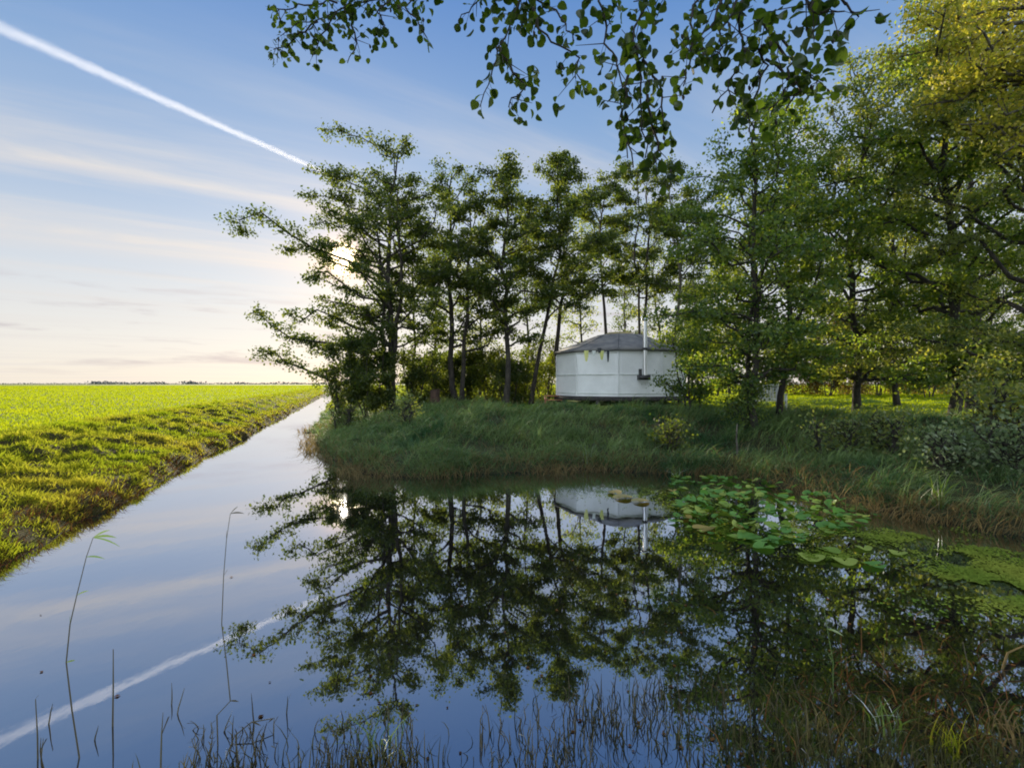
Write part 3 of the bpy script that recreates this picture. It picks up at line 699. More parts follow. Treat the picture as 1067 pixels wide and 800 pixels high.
# ------------------------------------------------------------------ grass
def scatter(n, x0, x1, y0, y1, rng): return rng.uniform(x0, x1, n), rng.uniform(y0, y1, n)
def field_grass():
    rng = np.random.default_rng(31); N = 420000
    # density falls with the square of distance, blades grow broader to tufts
    D = 3.5 * np.exp(rng.random(N) * math.log(420 / 3.5)); a = rng.uniform(rad(-56), rad(62), N)
    x, y = D * np.sin(a), D * np.cos(a); d = sdist(x, y); zn = zone(x, y)
    fade = np.clip((d - 2.2) / 1.5, 0, 1)
    k = ((zn == 0) & (rng.random(N) < fade)) | ((zn == 2) & (y > 30))
    x, y, D, d = x[k], y[k], D[k], d[k]
    patch = np.clip(.5 + .5 * snoise(x, y, .5, 8) + .2 * snoise(x, y, 2, 9), 0, 1)
    h = (.045 + .035 * rng.random(len(x))) * (1 + D / 160) + .03 * patch; w_ = np.maximum(.010, .0016 * D) * (.7 + .6 * rng.random(len(x)))
    B = np.stack([x, y, height(x, y, d) - .01], 1)
    tag(obj('field_grass', blades_mesh('field_grass', B, h, w_, M['field_grass'], rng=rng, curve=.5, tint=np.clip(patch * .55 + .25 * rng.random(len(x)) + .1, 0, 1))), kind='stuff')
field_grass()
def ditch_bank_grass():
    rng = np.random.default_rng(32); N = 500000
    D = 3.5 * np.exp(rng.random(N) * math.log(150 / 3.5)); a = rng.uniform(rad(-58), rad(-15), N)
    x, y = D * np.sin(a), D * np.cos(a); d = sdist(x, y); zn = zone(x, y)
    tuft = snoise(x, y, 3.2, 41) + .5 * snoise(x, y, 7, 42)
    k = (zn == 0) & (d > .02) & (d < 4.2) & (rng.random(N) < np.clip(.45 + .5 * tuft + .3 * (d > .6), .12, 1)) 
    x, y, D, d, tuft = x[k], y[k], D[k], d[k], tuft[k]; n = len(x)
    h = (.05 + .09 * rng.random(n) + .12 * np.clip(tuft, 0, 1)) * (.75 + .25 * ss(d / .8)); w_ = np.maximum(.009, .0014 * D) * (.7 + .6 * rng.random(n))
    B = np.stack([x, y, height(x, y, d) - .015], 1)
    tn = np.clip(.35 + .35 * snoise(x, y, 1.1, 44) + .35 * (rng.random(n) - .3) + .35 * np.exp(-d / .5), 0, 1)
    tag(obj('ditch_bank_grass', blades_mesh('ditch_bank_grass', B, h, w_, M['bank_grass'], rng=rng, curve=.9, tint=tn)), kind='stuff')
ditch_bank_grass()
def ditch_edge():
    rng = np.random.default_rng(36); N = 160000
    D = 3.5 * np.exp(rng.random(N) * math.log(110 / 3.5)); a = rng.uniform(rad(-58), rad(-15), N)
    x, y = D * np.sin(a), D * np.cos(a); d = sdist(x, y); q = snoise(x, y, 2.1, 63)
    k = (zone(x, y) == 0) & (d > -.02) & (d < .95) & (rng.random(N) < np.clip(.55 + .5 * q - .5 * d, 0, 1)); x, y, D, d = x[k], y[k], D[k], d[k]; n = len(x)
    B = np.stack([x, y, height(x, y, d) - .01], 1)
    tag(obj('ditch_edge_sedge', blades_mesh('ditch_edge_sedge', B, .07 + .12 * rng.random(n), np.maximum(.008, .0012 * D), M['rust_litter'], rng=rng, curve=1.3, lean=(.9, 0, 0))), kind='stuff')
ditch_edge()
def pond_bank_grass():
    rng = np.random.default_rng(33); N = 330000
    D = 5.0 * np.exp(rng.random(N) * math.log(34 / 5.0)); a = rng.uniform(rad(-30), rad(54), N)
    x, y = D * np.sin(a), D * np.cos(a); d = sdist(x, y); zn = zone(x, y)
    tuft = snoise(x, y, 1.9, 51) + .5 * snoise(x, y, 5, 52)
    hut = np.hypot(x - HX, y - HY) < HR + .1
    k = (zn == 2) & (d > 0.0) & (d < 14) & ~hut & (rng.random(N) < np.clip(.5 + .5 * tuft, .08, 1)) & (rng.random(N) < np.where(d > 6, .35, 1))
    x, y, D, d, tuft = x[k], y[k], D[k], d[k], tuft[k]; n = len(x)
    h = (.14 + .22 * rng.random(n) + .14 * np.clip(tuft, 0, 1)) * np.where(d > 7, .55, 1.0) * np.where(x > 7.5, .8, 1); w_ = np.maximum(.010, .0013 * D) * (.6 + .6 * rng.random(n))
    B = np.stack([x, y, height(x, y, d) - .02], 1)
    tn = np.clip(.30 + .38 * snoise(x, y, .9, 54) + .2 * snoise(x, y, 3.1, 55) + .55 * (rng.random(n) - .3), 0, 1)
    tag(obj('pond_bank_sedge', blades_mesh('pond_bank_sedge', B, h, w_, M['sedge'], rng=rng, curve=1.15, lean=(.1, -.5, 0), tint=tn)), kind='stuff')
    # long pale blades lying over one another in swathes
    m = 46000; D = 6.0 * np.exp(rng.random(m) * math.log(24 / 6.0)); a = rng.uniform(rad(-24), rad(52), m)
    x, y = D * np.sin(a), D * np.cos(a); d = sdist(x, y); q = snoise(x, y, 1.5, 57) + .4 * snoise(x, y, 4, 58)
    k = (zone(x, y) == 2) & (d > .1) & (d < 6.5) & (q > .15) & (np.hypot(x - HX, y - HY) > HR + .6); x, y, D, d = x[k], y[k], D[k], d[k]; n = len(x)
    B = np.stack([x, y, height(x, y, d) - .01], 1)
    tag(obj('lying_sedge', blades_mesh('lying_sedge', B, .40 + .35 * rng.random(n), np.maximum(.008, .0011 * D), M['sedge'], rng=rng, curve=1.5, lean=(.8, -.6, 0), tint=np.clip(.55 + .5 * rng.random(n), 0, 1))), kind='stuff')
    # straw and dead sedge hanging at the water's edge
    m = 52000; D = 5.0 * np.exp(rng.random(m) * math.log(24 / 5.0)); a = rng.uniform(rad(-30), rad(54), m)
    x, y = D * np.sin(a), D * np.cos(a); d = sdist(x, y); q = snoise(x, y, 1.2, 61)
    k = (zone(x, y) == 2) & (d > -.30 - .25 * q) & (((d < .75) & (q > -.55)) | (rng.random(m) < .10 + .35 * np.clip(q, 0, 1))) & (d < 7)
    x, y, D, d = x[k], y[k], D[k], d[k]; n = len(x)
    B = np.stack([x, y, np.maximum(height(x, y, d), 0) - .01], 1)
    tag(obj('dead_sedge', blades_mesh('dead_sedge', B, .22 + .26 * rng.random(n), np.maximum(.008, .0012 * D), M['straw'], rng=rng, curve=1.3, lean=(0, -.9, 0))), kind='stuff')
    # short mown grass of the lawn
    m = 90000; x, y = scatter(m, 6, 34, 13, 42, rng); d = sdist(x, y); k = (d > 5.5) & (np.hypot(x - HX, y - HY) > HR + .2) & (rng.random(m) < np.clip(26 / y, 0, 1)); x, y, d = x[k], y[k], d[k]; n = len(x)
    B = np.stack([x, y, height(x, y, d) - .01], 1)
    tag(obj('lawn_grass', blades_mesh('lawn_grass', B, .06 + .06 * rng.random(n), .028, M['field_grass'], rng=rng, curve=.5)), kind='stuff')
pond_bank_grass()

# weeds and tall herbs along the bank edge
def herb(label, px, D, h, n, mat, seed, name='iris_plant', group='sword leaved plants at the bank', w_=.022, cat='plant', curve=.35):
    rng = np.random.default_rng(seed); x = px_x(px, D); d = float(sdist(np.array([x]), np.array([D]))[0]); z = max(0.0, H(x, D)) - .02
    B = np.stack([rng.normal(size=n) * .05, rng.normal(size=n) * .05, np.zeros(n)], 1)
    o = obj(name, blades_mesh(name, B, h * (.6 + .45 * rng.random(n)), w_, M[mat], rng=rng, curve=curve)); o.location = (x, D, z)
    return tag(o, label, cat, group)
herb('bright upright iris at the waterline by the right bank', 978, 7.15, .62, 12, 'iris', 1)
herb('fresh green iris above the lily pads in shaded sedge', 822, 10.6, .60, 12, 'iris', 2)
herb('thin pale iris by the straw below the yurt', 612, 11.3, .62, 9, 'iris', 3)
herb('tall grey sedge tuft below the leaning alder', 560, 12.2, .75, 26, 'sedge', 4, w_=.014)
herb('drooping straw tuft on dark soil at the right bank', 950, 7.3, .50, 40, 'straw', 5, w_=.009, curve=1.4)
herb('yellow green tuft at the left end of the lily pads', 705, 10.3, .4, 22, 'iris', 6, w_=.016, curve=.8)
herb('grey green sedge tuft in front of the forked alder', 470, 14.5, .6, 30, 'sedge', 8, w_=.013, curve=.7)

# ------------------------------------------------------------------ lily pads
def pad_mesh(k, mat):
    rng = np.random.default_rng(200 + k); mb = MB(); n = 16; r0 = .5
    rim = []; mid = []; cup = rng.uniform(.0, .22)
    for j in range(n + 1):
        a = rad(14) + (2 * math.pi - rad(28)) * j / n; rr = r0 * (1 + .05 * math.sin(3 * a + k)) * (1 + .12 * math.cos(a))
        rim.append((rr * math.cos(a), rr * math.sin(a) * .86, cup * .3 + .05 * math.sin(2 * a + k) )); mid.append((.5 * rr * math.cos(a), .43 * rr * math.sin(a), cup * .05))
    mb.grid([[(0, 0, 0)] * (n + 1), mid, rim], False, rng.random())
    return mb.mesh('lily_pad', M[mat], True)
PADS = [pad_mesh(k, 'pad' if k < 4 else 'pad_lime') for k in range(6)]; YPADS = [pad_mesh(10 + k, 'pad_yellow') for k in range(2)]
def lily_pads():
    rng = np.random.default_rng(77); put = []
    tries = 0
    while len(put) < 282 and tries < 20000:
        tries += 1
        px = rng.uniform(698, 915); t = (px - 690) / 235
        lo = 492 + 8 * t; hi = 532 + 34 * math.sin(math.pi * min(1, t * .9 + .08))
        py = rng.uniform(lo, hi); D = 520 * CAM_H / (py - 400); x = px_x(px, D)
        if sdist(np.array([x]), np.array([D]))[0] > -.03: continue
        s = rng.uniform(.10, .19)
        if any((x - a) ** 2 + (D - b) ** 2 < (.42 * (s + c) / 2) ** 2 for a, b, c in put): continue
        put.append((x, D, s))
        core = max(0, 1 - ((px - 795) / 105) ** 2 - ((py - 530) / 34) ** 2)
        up = rng.random() < core * 1.9
        o = obj('lily_pad', PADS[int(rng.integers(6))]); o.location = (x, D, .012 + (rng.uniform(.02, .15) if up else rng.uniform(0, .012)))
        tl = rng.uniform(.05, .5) if up else .02
        o.rotation_euler = (tl * rng.normal() * .8 + .30 * up, tl * rng.normal() * .7, rng.random() * 6.28); o.scale = (s, s, s)
        if up:
            tag(o, 'green lily pad raised above the water in the dense patch', 'lily pad', 'raised lily pads')
        else:
            tag(o, 'flat green lily pad floating among the dense patch', 'lily pad', 'floating lily pads')
    for px, py, s in ((735, 552, .30), (650, 519, .34), (668, 523, .30), (640, 514, .28), (715, 540, .2), (770, 549, .2), (700, 512, .18)):
        D = 520 * CAM_H / (py - 400); o = obj('lily_pad', YPADS[int(rng.integers(2))]); o.location = (px_x(px, D), D, .02); o.rotation_euler = (.03, .02, rng.random() * 6); o.scale = (s,) * 3
        tag(o, 'yellowed lily pad floating at the rim of the patch', 'lily pad', 'yellowed lily pads')
    for px, py, s in ((795, 571, .26), (845, 582, .3), (880, 586, .28), (910, 590, .22), (865, 575, .24), (780, 560, .3), (900, 572, .2), (935, 577, .2)):
        D = 520 * CAM_H / (py - 400); o = obj('lily_pad', PADS[int(rng.integers(6))]); o.location = (px_x(px, D), D, .014); o.rotation_euler = (.01, .02, rng.random() * 6); o.scale = (s,) * 3
        tag(o, 'single lily pad drifting on dark water near the algae', 'lily pad', 'drifting lily pads')
lily_pads()
def duckweed():
    rng = np.random.default_rng(88); Cs = []
    for px, py, rx, ry, n in ((1035, 602, 70, 20, 9000), (1090, 622, 60, 18, 6000), (940, 560, 75, 9, 2600), (870, 580, 50, 7, 900), (660, 515, 60, 8, 1100), (720, 530, 50, 9, 700), (1010, 575, 60, 8, 1600), (780, 545, 80, 22, 500), (1000, 640, 120, 20, 160)):
        p = rng.normal(size=(n, 2)) * .5; x_, y_ = px + p[:, 0] * rx, np.maximum(py + p[:, 1] * ry, 470); D = 520 * CAM_H / (y_ - 400); Cs.append(np.stack([(x_ - 533.5) / 520 * D, D, .006 + .006 * rng.random(n)], 1))
    C = np.concatenate(Cs); d = sdist(C[:, 0], C[:, 1]); q = snoise(C[:, 0], C[:, 1], 2.6, 71) + .6 * snoise(C[:, 0], C[:, 1], 7, 72)
    C = C[(d < .05) & (q + .55 * (rng.random(len(C)) - .5) > -.15)]
    C[:, 2] += .012 * np.clip(snoise(C[:, 0], C[:, 1], 5, 73), 0, 1)
    tn = np.clip(.45 + .4 * snoise(C[:, 0], C[:, 1], 2.0, 74) + .3 * (rng.random(len(C)) - .5), 0, 1)
    tag(obj('duckweed', leaves_mesh('duckweed', C, .026, M['duckweed'], 9.0, rng, .5, tn)), kind='stuff')
duckweed()

# ------------------------------------------------------------------ plants standing in the near water
def stem_line(px0, py0, pts, D): return [P3(px, py, D) for px, py in pts]
def reed(name, label, pts, D, r, leaves_at, seed, mat='dead_stem', lmat='sedge'):
    """pts: photo pixels from the foot upward, foot on the water"""
    rng = np.random.default_rng(seed); foot = P3(pts[0][0], pts[0][1], D); D0 = D
    P = [P3(px, py, D0 + .05 * i) for i, (px, py) in enumerate(pts)]; P[0][2] = -.15
    base = P[0].copy(); root = thing(name, tuple(base), label, 'reed', 'tall reeds in the near water')
    mb = MB(); Q = [p - base for p in P]; mb.tube(Q, [r * (1 - .6 * i / (len(Q) - 1)) for i in range(len(Q))], 6)
    obj('stem', mb.mesh('stem', M[mat], True), root)
    for (i, dx, dz, w_) in leaves_at:
        a = Q[i]; mb = MB(); rows = []
        for t in np.linspace(0, 1, 6):
            c = a + .75 * np.array((dx * t, .02 * t, dz * t - .35 * abs(dx) * t * t)); ww = .65 * w_ * math.sin(math.pi * (t * .86 + .1)); rows.append([c + np.array((0, -.4 * ww, -ww)), c, c + np.array((0, .4 * ww, ww))])
        mb.grid(rows, False, .3 + .5 * rng.random()); obj('leaf', mb.mesh('leaf', M[lmat], True), root)
reed('reed', 'tall bent reed with drooping green tip at the left', [(88, 795), (75, 740), (69, 690), (73, 650), (80, 620), (90, 580), (97, 560)], 2.52, .0038,
     [(6, .16, .05, .009), (6, .11, .09, .008), (5, .12, .02, .006), (4, .07, .05, .005), (3, -.02, .06, .004), (6, .19, -.01, .006), (2, .045, .02, .006)], 1)
reed('reed', 'tall dark reed with a bare kinked stem beside the contrail reflection', [(228, 790), (226, 745), (240, 730), (236, 690), (231, 650), (233, 600), (236, 562), (240, 535)], 2.6, .0036,
     [(6, -.012, .07, .008), (7, .10, .03, .006), (7, .05, .07, .006), (2, .05, .0, .006), (5, .02, .05, .004)], 2, lmat='dead_stem')
reed('reed', 'dark broken reed lying kinked on the water', [(246, 792), (246, 765), (262, 752), (285, 748)], 2.62, .006, [(2, .06, -.02, .006), (3, -.05, -.03, .007)], 3, lmat='dead_stem')
reed('reed', 'slim pale reed with a yellow leaf in the right hand water', [(868, 730), (868, 690), (862, 655), (858, 630)], 3.0, .004, [(2, .15, -.02, .009), (3, .03, .06, .008), (1, -.03, .07, .005)], 4, mat='iris')
reed('reed', 'short reed with an upright yellow blade on blue water', [(655, 735), (656, 700), (658, 668)], 2.95, .003, [(2, .02, .07, .010), (1, .03, .06, .005)], 5, mat='iris')
reed('reed', 'stiff dark stalk standing alone in the left corner', [(40, 798), (39, 765), (37, 728)], 2.5, .0045, [(2, .004, .02, .003)], 6, lmat='dead_stem')
reed('reed', 'straight dark stalk right of the green tipped reed', [(117, 760), (118, 715), (118, 676)], 2.75, .005, [(1, .006, .05, .003)], 7, lmat='dead_stem')
reed('reed', 'brown reed with an orange withered leaf at the right', [(920, 700), (921, 685), (922, 672)], 3.35, .004, [(1, .006, .11, .02), (0, .05, .06, .008)], 8, lmat='pad_yellow')
reed('reed', 'pale bent twig standing in the dark right water', [(1010, 710), (1008, 690), (1003, 668)], 3.3, .006, [(0, -.06, .02, .006)], 9, mat='dead_stem', lmat='weed')
reed('reed', 'arching straw coloured reed at the right edge', [(1036, 690), (1050, 680), (1068, 672), (1085, 672)], 3.3, .008, [(3, .1, -.03, .006)], 10, mat='straw', lmat='straw')
reed('reed', 'fallen straw reed slanting across the lower right water', [(905, 722), (930, 745), (955, 765), (975, 790)], 2.9, .009, [(1, .05, .05, .008), (2, -.05, .05, .008)], 11, mat='straw', lmat='straw')

# countable short stubs: one mesh each, copied
def stub_mesh(k):
    rng = np.random.default_rng(300 + k); mb = MB(); b = rng.normal(size=2) * .10
    pts = [(0, 0, -.1), (b[0] * .2, b[1] * .2, .25), (b[0] * .6, b[1] * .6, .6), (b[0] + rng.normal() * .05, b[1], 1.0)]
    mb.tube(pts, [.019, .018, .014, .005], 5, True, rng.random())
    if k % 2: mb.poly([(b[0] * .6 - .008, b[1] * .6, .6), (b[0] * .6 + .02, b[1] * .6, .62), (b[0] + .16, b[1], .92), (b[0] + .12, b[1], .9)], rng.random())
    return mb.mesh('reed_stub', M['dead_stem'], True)
STUBS = [stub_mesh(k) for k in range(8)]
def stubs():
    rng = np.random.default_rng(91); groups = ((200, 290, 745, 800, 60, .42), (330, 440, 735, 800, 60, .5), (500, 620, 735, 800, 55, .55), (590, 710, 705, 760, 60, .5), (20, 330, 710, 790, 12, .8), (730, 900, 715, 790, 40, .6))
    for x0, x1, y0, y1, n, s in groups:
        for _ in range(n):
            px, py = rng.uniform(x0, x1), rng.uniform(y0, y1) + 12; D = 520 * CAM_H / (py - 400)
            o = obj('reed_stub', STUBS[int(rng.integers(8))]); o.location = (px_x(px, D), D, 0); h = s * rng.uniform(.06, .25) * (1.3 if rng.random() < .15 else 1)
            o.scale = (.16 + h * .25, .16 + h * .25, h); o.rotation_euler = (rng.normal() * .1, rng.normal() * .1, rng.random() * 6.28)
            tag(o, 'short dark reed stub poking out of the near water', 'reed stub', 'reed stubs in the near water')
stubs()
def near_weeds():
    rng = np.random.default_rng(95); Bs = []; hs = []
    for px, py, rx, ry, n, h in ((640, 745, 90, 28, 200, .15), (700, 720, 70, 20, 130, .15), (780, 770, 90, 30, 190, .15), (870, 760, 90, 35, 260, .15), (960, 790, 110, 30, 330, .14), (380, 790, 60, 18, 260, .14), (600, 790, 100, 18, 160, .11), (820, 720, 60, 20, 90, .14), (230, 798, 60, 10, 140, .10)):
        p = rng.normal(size=(n, 2)) * .6; x_, y_ = px + p[:, 0] * rx, np.clip(py + p[:, 1] * ry + 10, 640, 900); D = 520 * CAM_H / (y_ - 400)
        Bs.append(np.stack([(x_ - 533.5) / 520 * D, D, np.full(n, -.02)], 1)); hs.append(h * (.35 + 1.0 * rng.random(n)))
    B = np.concatenate(Bs); h = np.concatenate(hs); n = len(B)
    tn = rng.random(n) ** 1.3
    V1, F1, t1 = blades_arrays(B, h, .007, rng=rng, curve=.45, tint=tn)
    tag(obj('water_weeds', mesh_np('water_weeds', V1, F1, np.full(len(F1), 4), M['weed'], t1)), kind='stuff')
    # rusty tangle of dead stems and leaves lying in the lower right water
    m = 200; px = rng.normal(size=m) * 85 + 940; py = np.clip(rng.normal(size=m) * 38 + 725, 640, 840); D = 520 * CAM_H / (py - 400)
    B = np.stack([(px - 533.5) / 520 * D, D, np.full(m, -.01)], 1)
    tag(obj('dead_reed_litter', blades_mesh('dead_reed_litter', B,   .07 + .17 * rng.random(m), .007, M['rust_litter'], rng=rng, curve=1.5)), kind='stuff')
near_weeds()
def floating_litter():
    rng = np.random.default_rng(97); m = 420
    py = 480 + 330 * rng.random(m) ** 1.3; px = rng.uniform(20, 1060, m); D = 520 * CAM_H / (py - 400)
    C = np.stack([(px - 533.5) / 520 * D, D, np.full(m, .004)], 1); C = C[(sdist(C[:, 0], C[:, 1]) < -.05) & (rng.random(m) < np.where(px > 560, 1, .2))]
    tag(obj('floating_litter', leaves_mesh('floating_litter', C, .026, M['rust_litter'], 14.0, rng)), kind='stuff')
floating_litter()
for i, (px, D, lab) in enumerate(((925, 2.75, 'bright green grass tuft in the lower right water'), (985, 2.6, 'yellowish grass tuft near the lower right corner'), (1050, 2.7, 'straw coloured tuft in the lower right corner'), (395, 2.6, 'pale grass tuft under the reflection of the broad alder'))):
    herb(lab, px, D, .24, 26, ('iris', 'bank_grass', 'straw', 'sedge')[i], 400 + i, name='grass_tuft', group='grass tufts in the near water', w_=.009, curve=.6)

# ------------------------------------------------------------------ the near alder whose boughs hang into the top of the view
def hero_leaf(mb, p, d, nrm, s, tint):
    s = s * .88; cu = .10 + .45 * ((tint * 7.31) % 1.0) ** 2; fo = .06 + .30 * ((tint * 3.7) % 1.0)
    d = unit(d); b = unit(np.cross(nrm, d)); n2 = np.cross(d, b)
    prof = ((0, .0), (.12, .22), (.38, .40), (.66, .43), (.88, .28), (1.0, .03))
    rows = [[p + d * s * t + b * s * w_ + n2 * s * (fo * w_ / .43 - cu * t * t + .03 * math.sin(9 * t + 20 * tint)), p + d * s * t - n2 * s * cu * t * t, p + d * s * t - b * s * w_ + n2 * s * (fo * w_ / .43 - cu * t * t + .03 * math.sin(9 * t + 20 * tint))] for t, w_ in prof]
    mb.grid(rows, False, tint)
def near_alder():
    rng = np.random.default_rng(12); bx, by = 2.6, -2.2; z0 = H(bx, by) - .1
    root = thing('alder_tree', (bx, by, z0), 'alder overhanging the pond, its leafy boughs hanging into the top', 'tree', 'near overhanging tree')
    o = np.array((bx, by, z0)); tk = MB(); cr = MB()
    trunk = wobble_line((0, 0, 0), (-.5, .5, 7.5), 10, .06, rng); tk.tube(trunk, [.19 * (1 - .8 * i / 10) + .01 for i in range(11)], 10)
    boughs = []
    def bough(pts, r0, t0):
        P = [np.array(trunk[t0])] + [np.array(p) - o for p in pts]
        Q = []
        for i in range(len(P) - 1):
            for k in range(4): Q.append(P[i] + (P[i + 1] - P[i]) * k / 4 + rng.normal(size=3) * .015)
        Q.append(P[-1]); n = len(Q); tk.tube(Q, [r0 * (1 - .85 * i / n) + .003 for i in range(n)], 6); return Q
    def twig(pts, dens=11, s=.062, hang=.6, side=2):
        Q = [P3(*p) - o for p in pts]; R = []
        for i in range(len(Q) - 1):
            for k in range(5): R.append(Q[i] + (Q[i + 1] - Q[i]) * k / 5 + rng.normal(size=3) * .008)
        R.append(Q[-1]); n = len(R); tk.tube(R, [.006 * (1 - .8 * i / n) + .0015 for i in range(n)], 4)
        L = sum(np.linalg.norm(R[i + 1] - R[i]) for i in range(n - 1)); m = int(L * dens * side * 1.5)
        for j in range(m):
            f = (j + rng.random()) / m * (n - 1); i = min(int(f), n - 2); p = R[i] + (R[i + 1] - R[i]) * (f - i)
            d = unit(R[i + 1] - R[i]); q = unit(rng.normal(size=3) + .4 * d); st = rng.uniform(.015, .05)
            p2 = p + q * st + np.array((0, 0, -.01)); tk.tube([p, p2], .0012, 3, False)
            hero_leaf(cr, p2, unit(q * .7 + np.array((0, 0, -hang)) + rng.normal(size=3) * .25), unit(rng.normal(size=3) + np.array((0, -.3, .4))), 1.0 * s * rng.uniform(.6, 1.15), rng.random())
        # short spurs with leaves and cones
        for j in range(int(L * 15)):
            i = int(rng.integers(0, n - 1)); p = R[i]; q = unit(rng.normal(size=3) + np.array((0, 0, -.7))); l = rng.uniform(.06, .16); e = p + q * l
            tk.tube([p, e], [.003, .0015], 3, False)
            for _ in range(4): hero_leaf(cr, e + rng.normal(size=3) * .025, unit(q + rng.normal(size=3) * .7 + np.array((0, 0, -.3))), unit(rng.normal(size=3) + np.array((0, 0, .4))), 1.0 * s * rng.uniform(.55, 1.1), rng.random())
            if rng.random() < .35: tk.tube([e, e + np.array((.004, 0, -.012)), e + np.array((.004, 0, -.024))], [.004, .008, .003], 6)
    D = 2.9
    bough([P3(900, -330, 1.7), P3(760, -130, 2.5), P3(600, -70, 2.9), P3(470, -40, 3.1), P3(380, -12, 3.2)], .05, 6)
    bough([P3(1020, -420, 1.6), P3(900, -120, 2.3), P3(830, -45, 2.5), P3(760, -20, 2.6)], .04, 6)
    twig([(470, -40, 3.1), (410, -8, 3.15), (350, 12, 3.2), (292, 38, 3.2)], 12, .058)
    twig([(380, -12, 3.2), (345, 20, 3.15), (325, 60, 3.1)], 12, .055); twig([(330, 20, 3.2), (300, 48, 3.2), (285, 52, 3.2)], 12, .052)
    twig([(360, 8, 3.2), (372, 40, 3.2), (362, 66, 3.2)], 9, .05); twig([(350, 0, 3.3), (310, 8, 3.3), (280, 10, 3.3)], 10, .052)
    twig([(470, -40, 3.1), (425, 6, 3.0), (445, 40, 3.0)], 11, .058); twig([(430, -20, 3.1), (395, 10, 3.0), (400, 30, 3.0)], 9, .06)
    twig([(600, -70, 2.9), (545, -5, 2.85), (520, 50, 2.8), (500, 112, 2.8)], 11, .066); twig([(545, -5, 2.85), (500, -2, 2.9), (478, 22, 2.9)], 11, .062)
    twig([(545, -20, 2.85), (560, 30, 2.8), (602, 62, 2.8), (600, 82, 2.8)], 7, .064); twig([(520, 50, 2.8), (545, 90, 2.8), (530, 112, 2.8)], 10, .06); twig([(540, -10, 2.9), (580, 10, 2.9), (598, 45, 2.9)], 9, .062)
    twig([(640, -70, 2.8), (626, 0, 2.7), (630, 48, 2.65), (646, 72, 2.6), (654, 165, 2.55)], 5, .064)
    twig([(690, -40, 2.6), (660, 30, 2.55), (668, 90, 2.5), (672, 165, 2.5)], 10, .066, .9); twig([(668, 60, 2.5), (690, 95, 2.5), (692, 130, 2.5)], 10, .062, .9)
    twig([(655, 80, 2.55), (648, 120, 2.5), (660, 175, 2.5)], 8, .06, .9); twig([(672, 100, 2.5), (684, 150, 2.5), (680, 172, 2.5)], 9, .06, .9)
    twig([(760, -20, 2.6), (720, 5, 2.5), (722, 50, 2.45), (712, 90, 2.4)], 9, .060, .9); twig([(760, -20, 2.6), (700, -6, 2.6), (660, 2, 2.6)], 6, .056)
    twig([(790, -30, 2.5), (770, 10, 2.4), (775, 60, 2.4), (742, 118, 2.4)], 11, .062, .8); twig([(775, 40, 2.4), (800, 70, 2.4), (775, 128, 2.4)], 11, .060, .8)
    twig([(790, 20, 2.4), (828, 55, 2.4), (822, 90, 2.4), (800, 115, 2.4)], 10, .058, .7); twig([(805, 40, 2.4), (845, 78, 2.4), (858, 85, 2.4)], 11, .055, .4); twig([(800, 60, 2.4), (835, 92, 2.4), (815, 118, 2.4)], 10, .055, .6)
    twig([(790, -30, 2.5), (750, 30, 2.4), (752, 60, 2.4)], 7, .056); twig([(760, -20, 2.5), (740, 30, 2.45), (715, 55, 2.45)], 6, .056)
    twig([(860, -60, 2.1), (835, -4, 2.05), (850, 12, 2.0), (880, 12, 2.0)], 6, .075, .3); twig([(850, -30, 2.1), (880, 5, 2.0), (895, 18, 2.0)], 5, .07)
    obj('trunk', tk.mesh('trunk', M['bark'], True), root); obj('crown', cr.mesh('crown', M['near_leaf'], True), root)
near_alder()

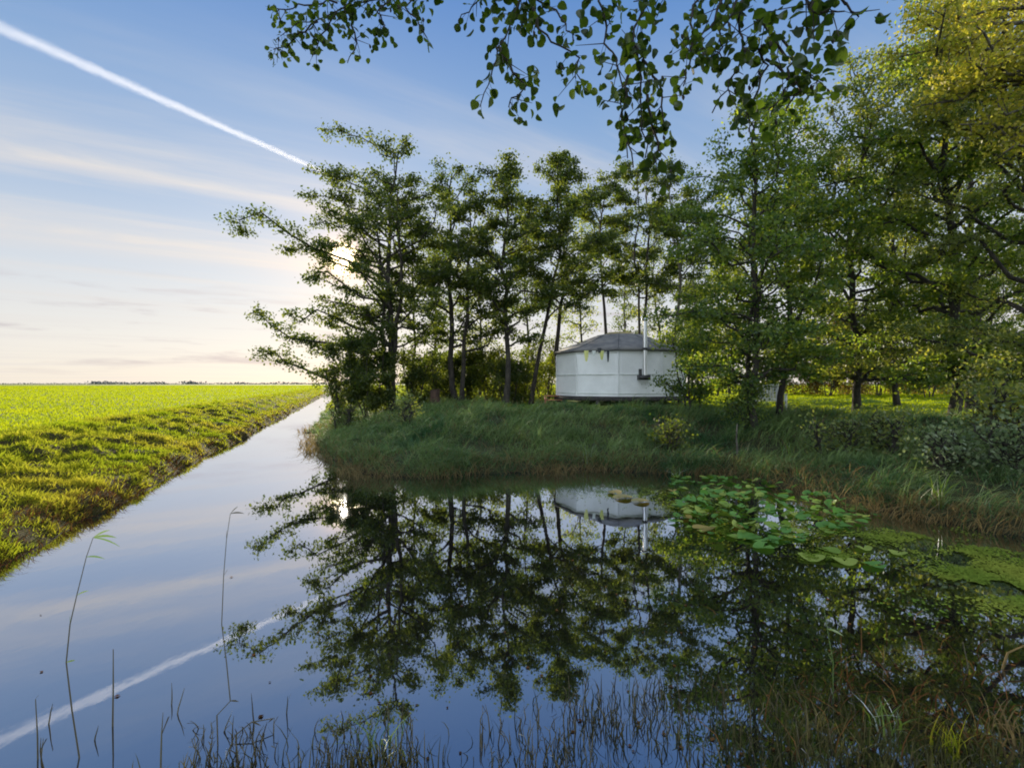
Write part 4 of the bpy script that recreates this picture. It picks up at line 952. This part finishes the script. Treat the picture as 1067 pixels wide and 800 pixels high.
# ------------------------------------------------------------------ contrail: a thin cloud, ten kilometres off
def contrail():
    from mathutils import Matrix, Vector
    rng = np.random.default_rng(3); Z = 9000.0
    d0 = np.array((-575.0, 520, 390.0)); d1 = np.array((-195.0, 520, 220.0))
    a = d0 / d0[2] * Z; b = d1 / d1[2] * Z; a[2] += CAM_H; b[2] += CAM_H; mid = (a + b) / 2; L = float(np.linalg.norm(b - a))
    ax = unit(b - a); sd = unit(np.cross((0, 0, 1.0), ax)); up = np.cross(ax, sd)
    m, t = mat_new('ice_cloud'); out = t.n('ShaderNodeOutputMaterial'); v = t.n('ShaderNodeVolumePrincipled')
    v.inputs['Color'].default_value = (1, .97, .94, 1); v.inputs['Anisotropy'].default_value = .45
    p = t.n('ShaderNodeTexCoord').outputs['Object']; sp = t.n('ShaderNodeSeparateXYZ'); t.link(p, sp.inputs[0])
    r = t.math('SQRT', t.math('ADD', t.math('POWER', sp.outputs[1], 2.0), t.math('POWER', sp.outputs[2], 2.0)))
    rad_ = t.math('ADD', 150.0, t.math('MULTIPLY', sp.outputs[0], -90.0 / L))
    q = t.math('DIVIDE', r, rad_)
    mp = t.n('ShaderNodeMapping'); t.link(p, mp.inputs[0]); mp.inputs['Scale'].default_value = (1 / 420, 1 / 170, 1 / 170)
    nz = t.noise(mp.outputs[0], 1.0, 4, .6)
    fall = t.maprange(t.math('ADD', q, t.math('MULTIPLY', t.math('SUBTRACT', nz, .5), 1.3)), 1.15, .25)
    dens = t.math('MULTIPLY', fall, t.math('MULTIPLY', .00085, t.math('ADD', .35, nz)))
    t.put(v.inputs['Density'], dens); t.link(v.outputs[0], out.inputs['Volume'])
    try: m.cycles.volume_step_rate = .03
    except Exception: pass
    mb = MB(); n = 60; rows = []
    for i in range(n + 1):
        u = i / n; base = (245 - 110 * u) * 1.35
        rows.append([((u - .5) * L, base * math.cos(-6.2832 * j / 14), base * math.sin(-6.2832 * j / 14)) for j in range(14)])
    mb.grid(rows, True); mb.poly(rows[0][::-1]); mb.poly(rows[-1])
    me = mb.mesh('contrail', m, True)
    import bmesh
    bm = bmesh.new(); bm.from_mesh(me); bmesh.ops.recalc_face_normals(bm, faces=bm.faces[:]); bm.to_mesh(me); bm.free()
    o = obj('contrail', me)
    o.matrix_world = Matrix(((ax[0], sd[0], up[0], mid[0]), (ax[1], sd[1], up[1], mid[1]), (ax[2], sd[2], up[2], mid[2]), (0, 0, 0, 1)))
    tag(o, 'white aircraft contrail slanting down the blue sky at upper left', 'contrail')
contrail()
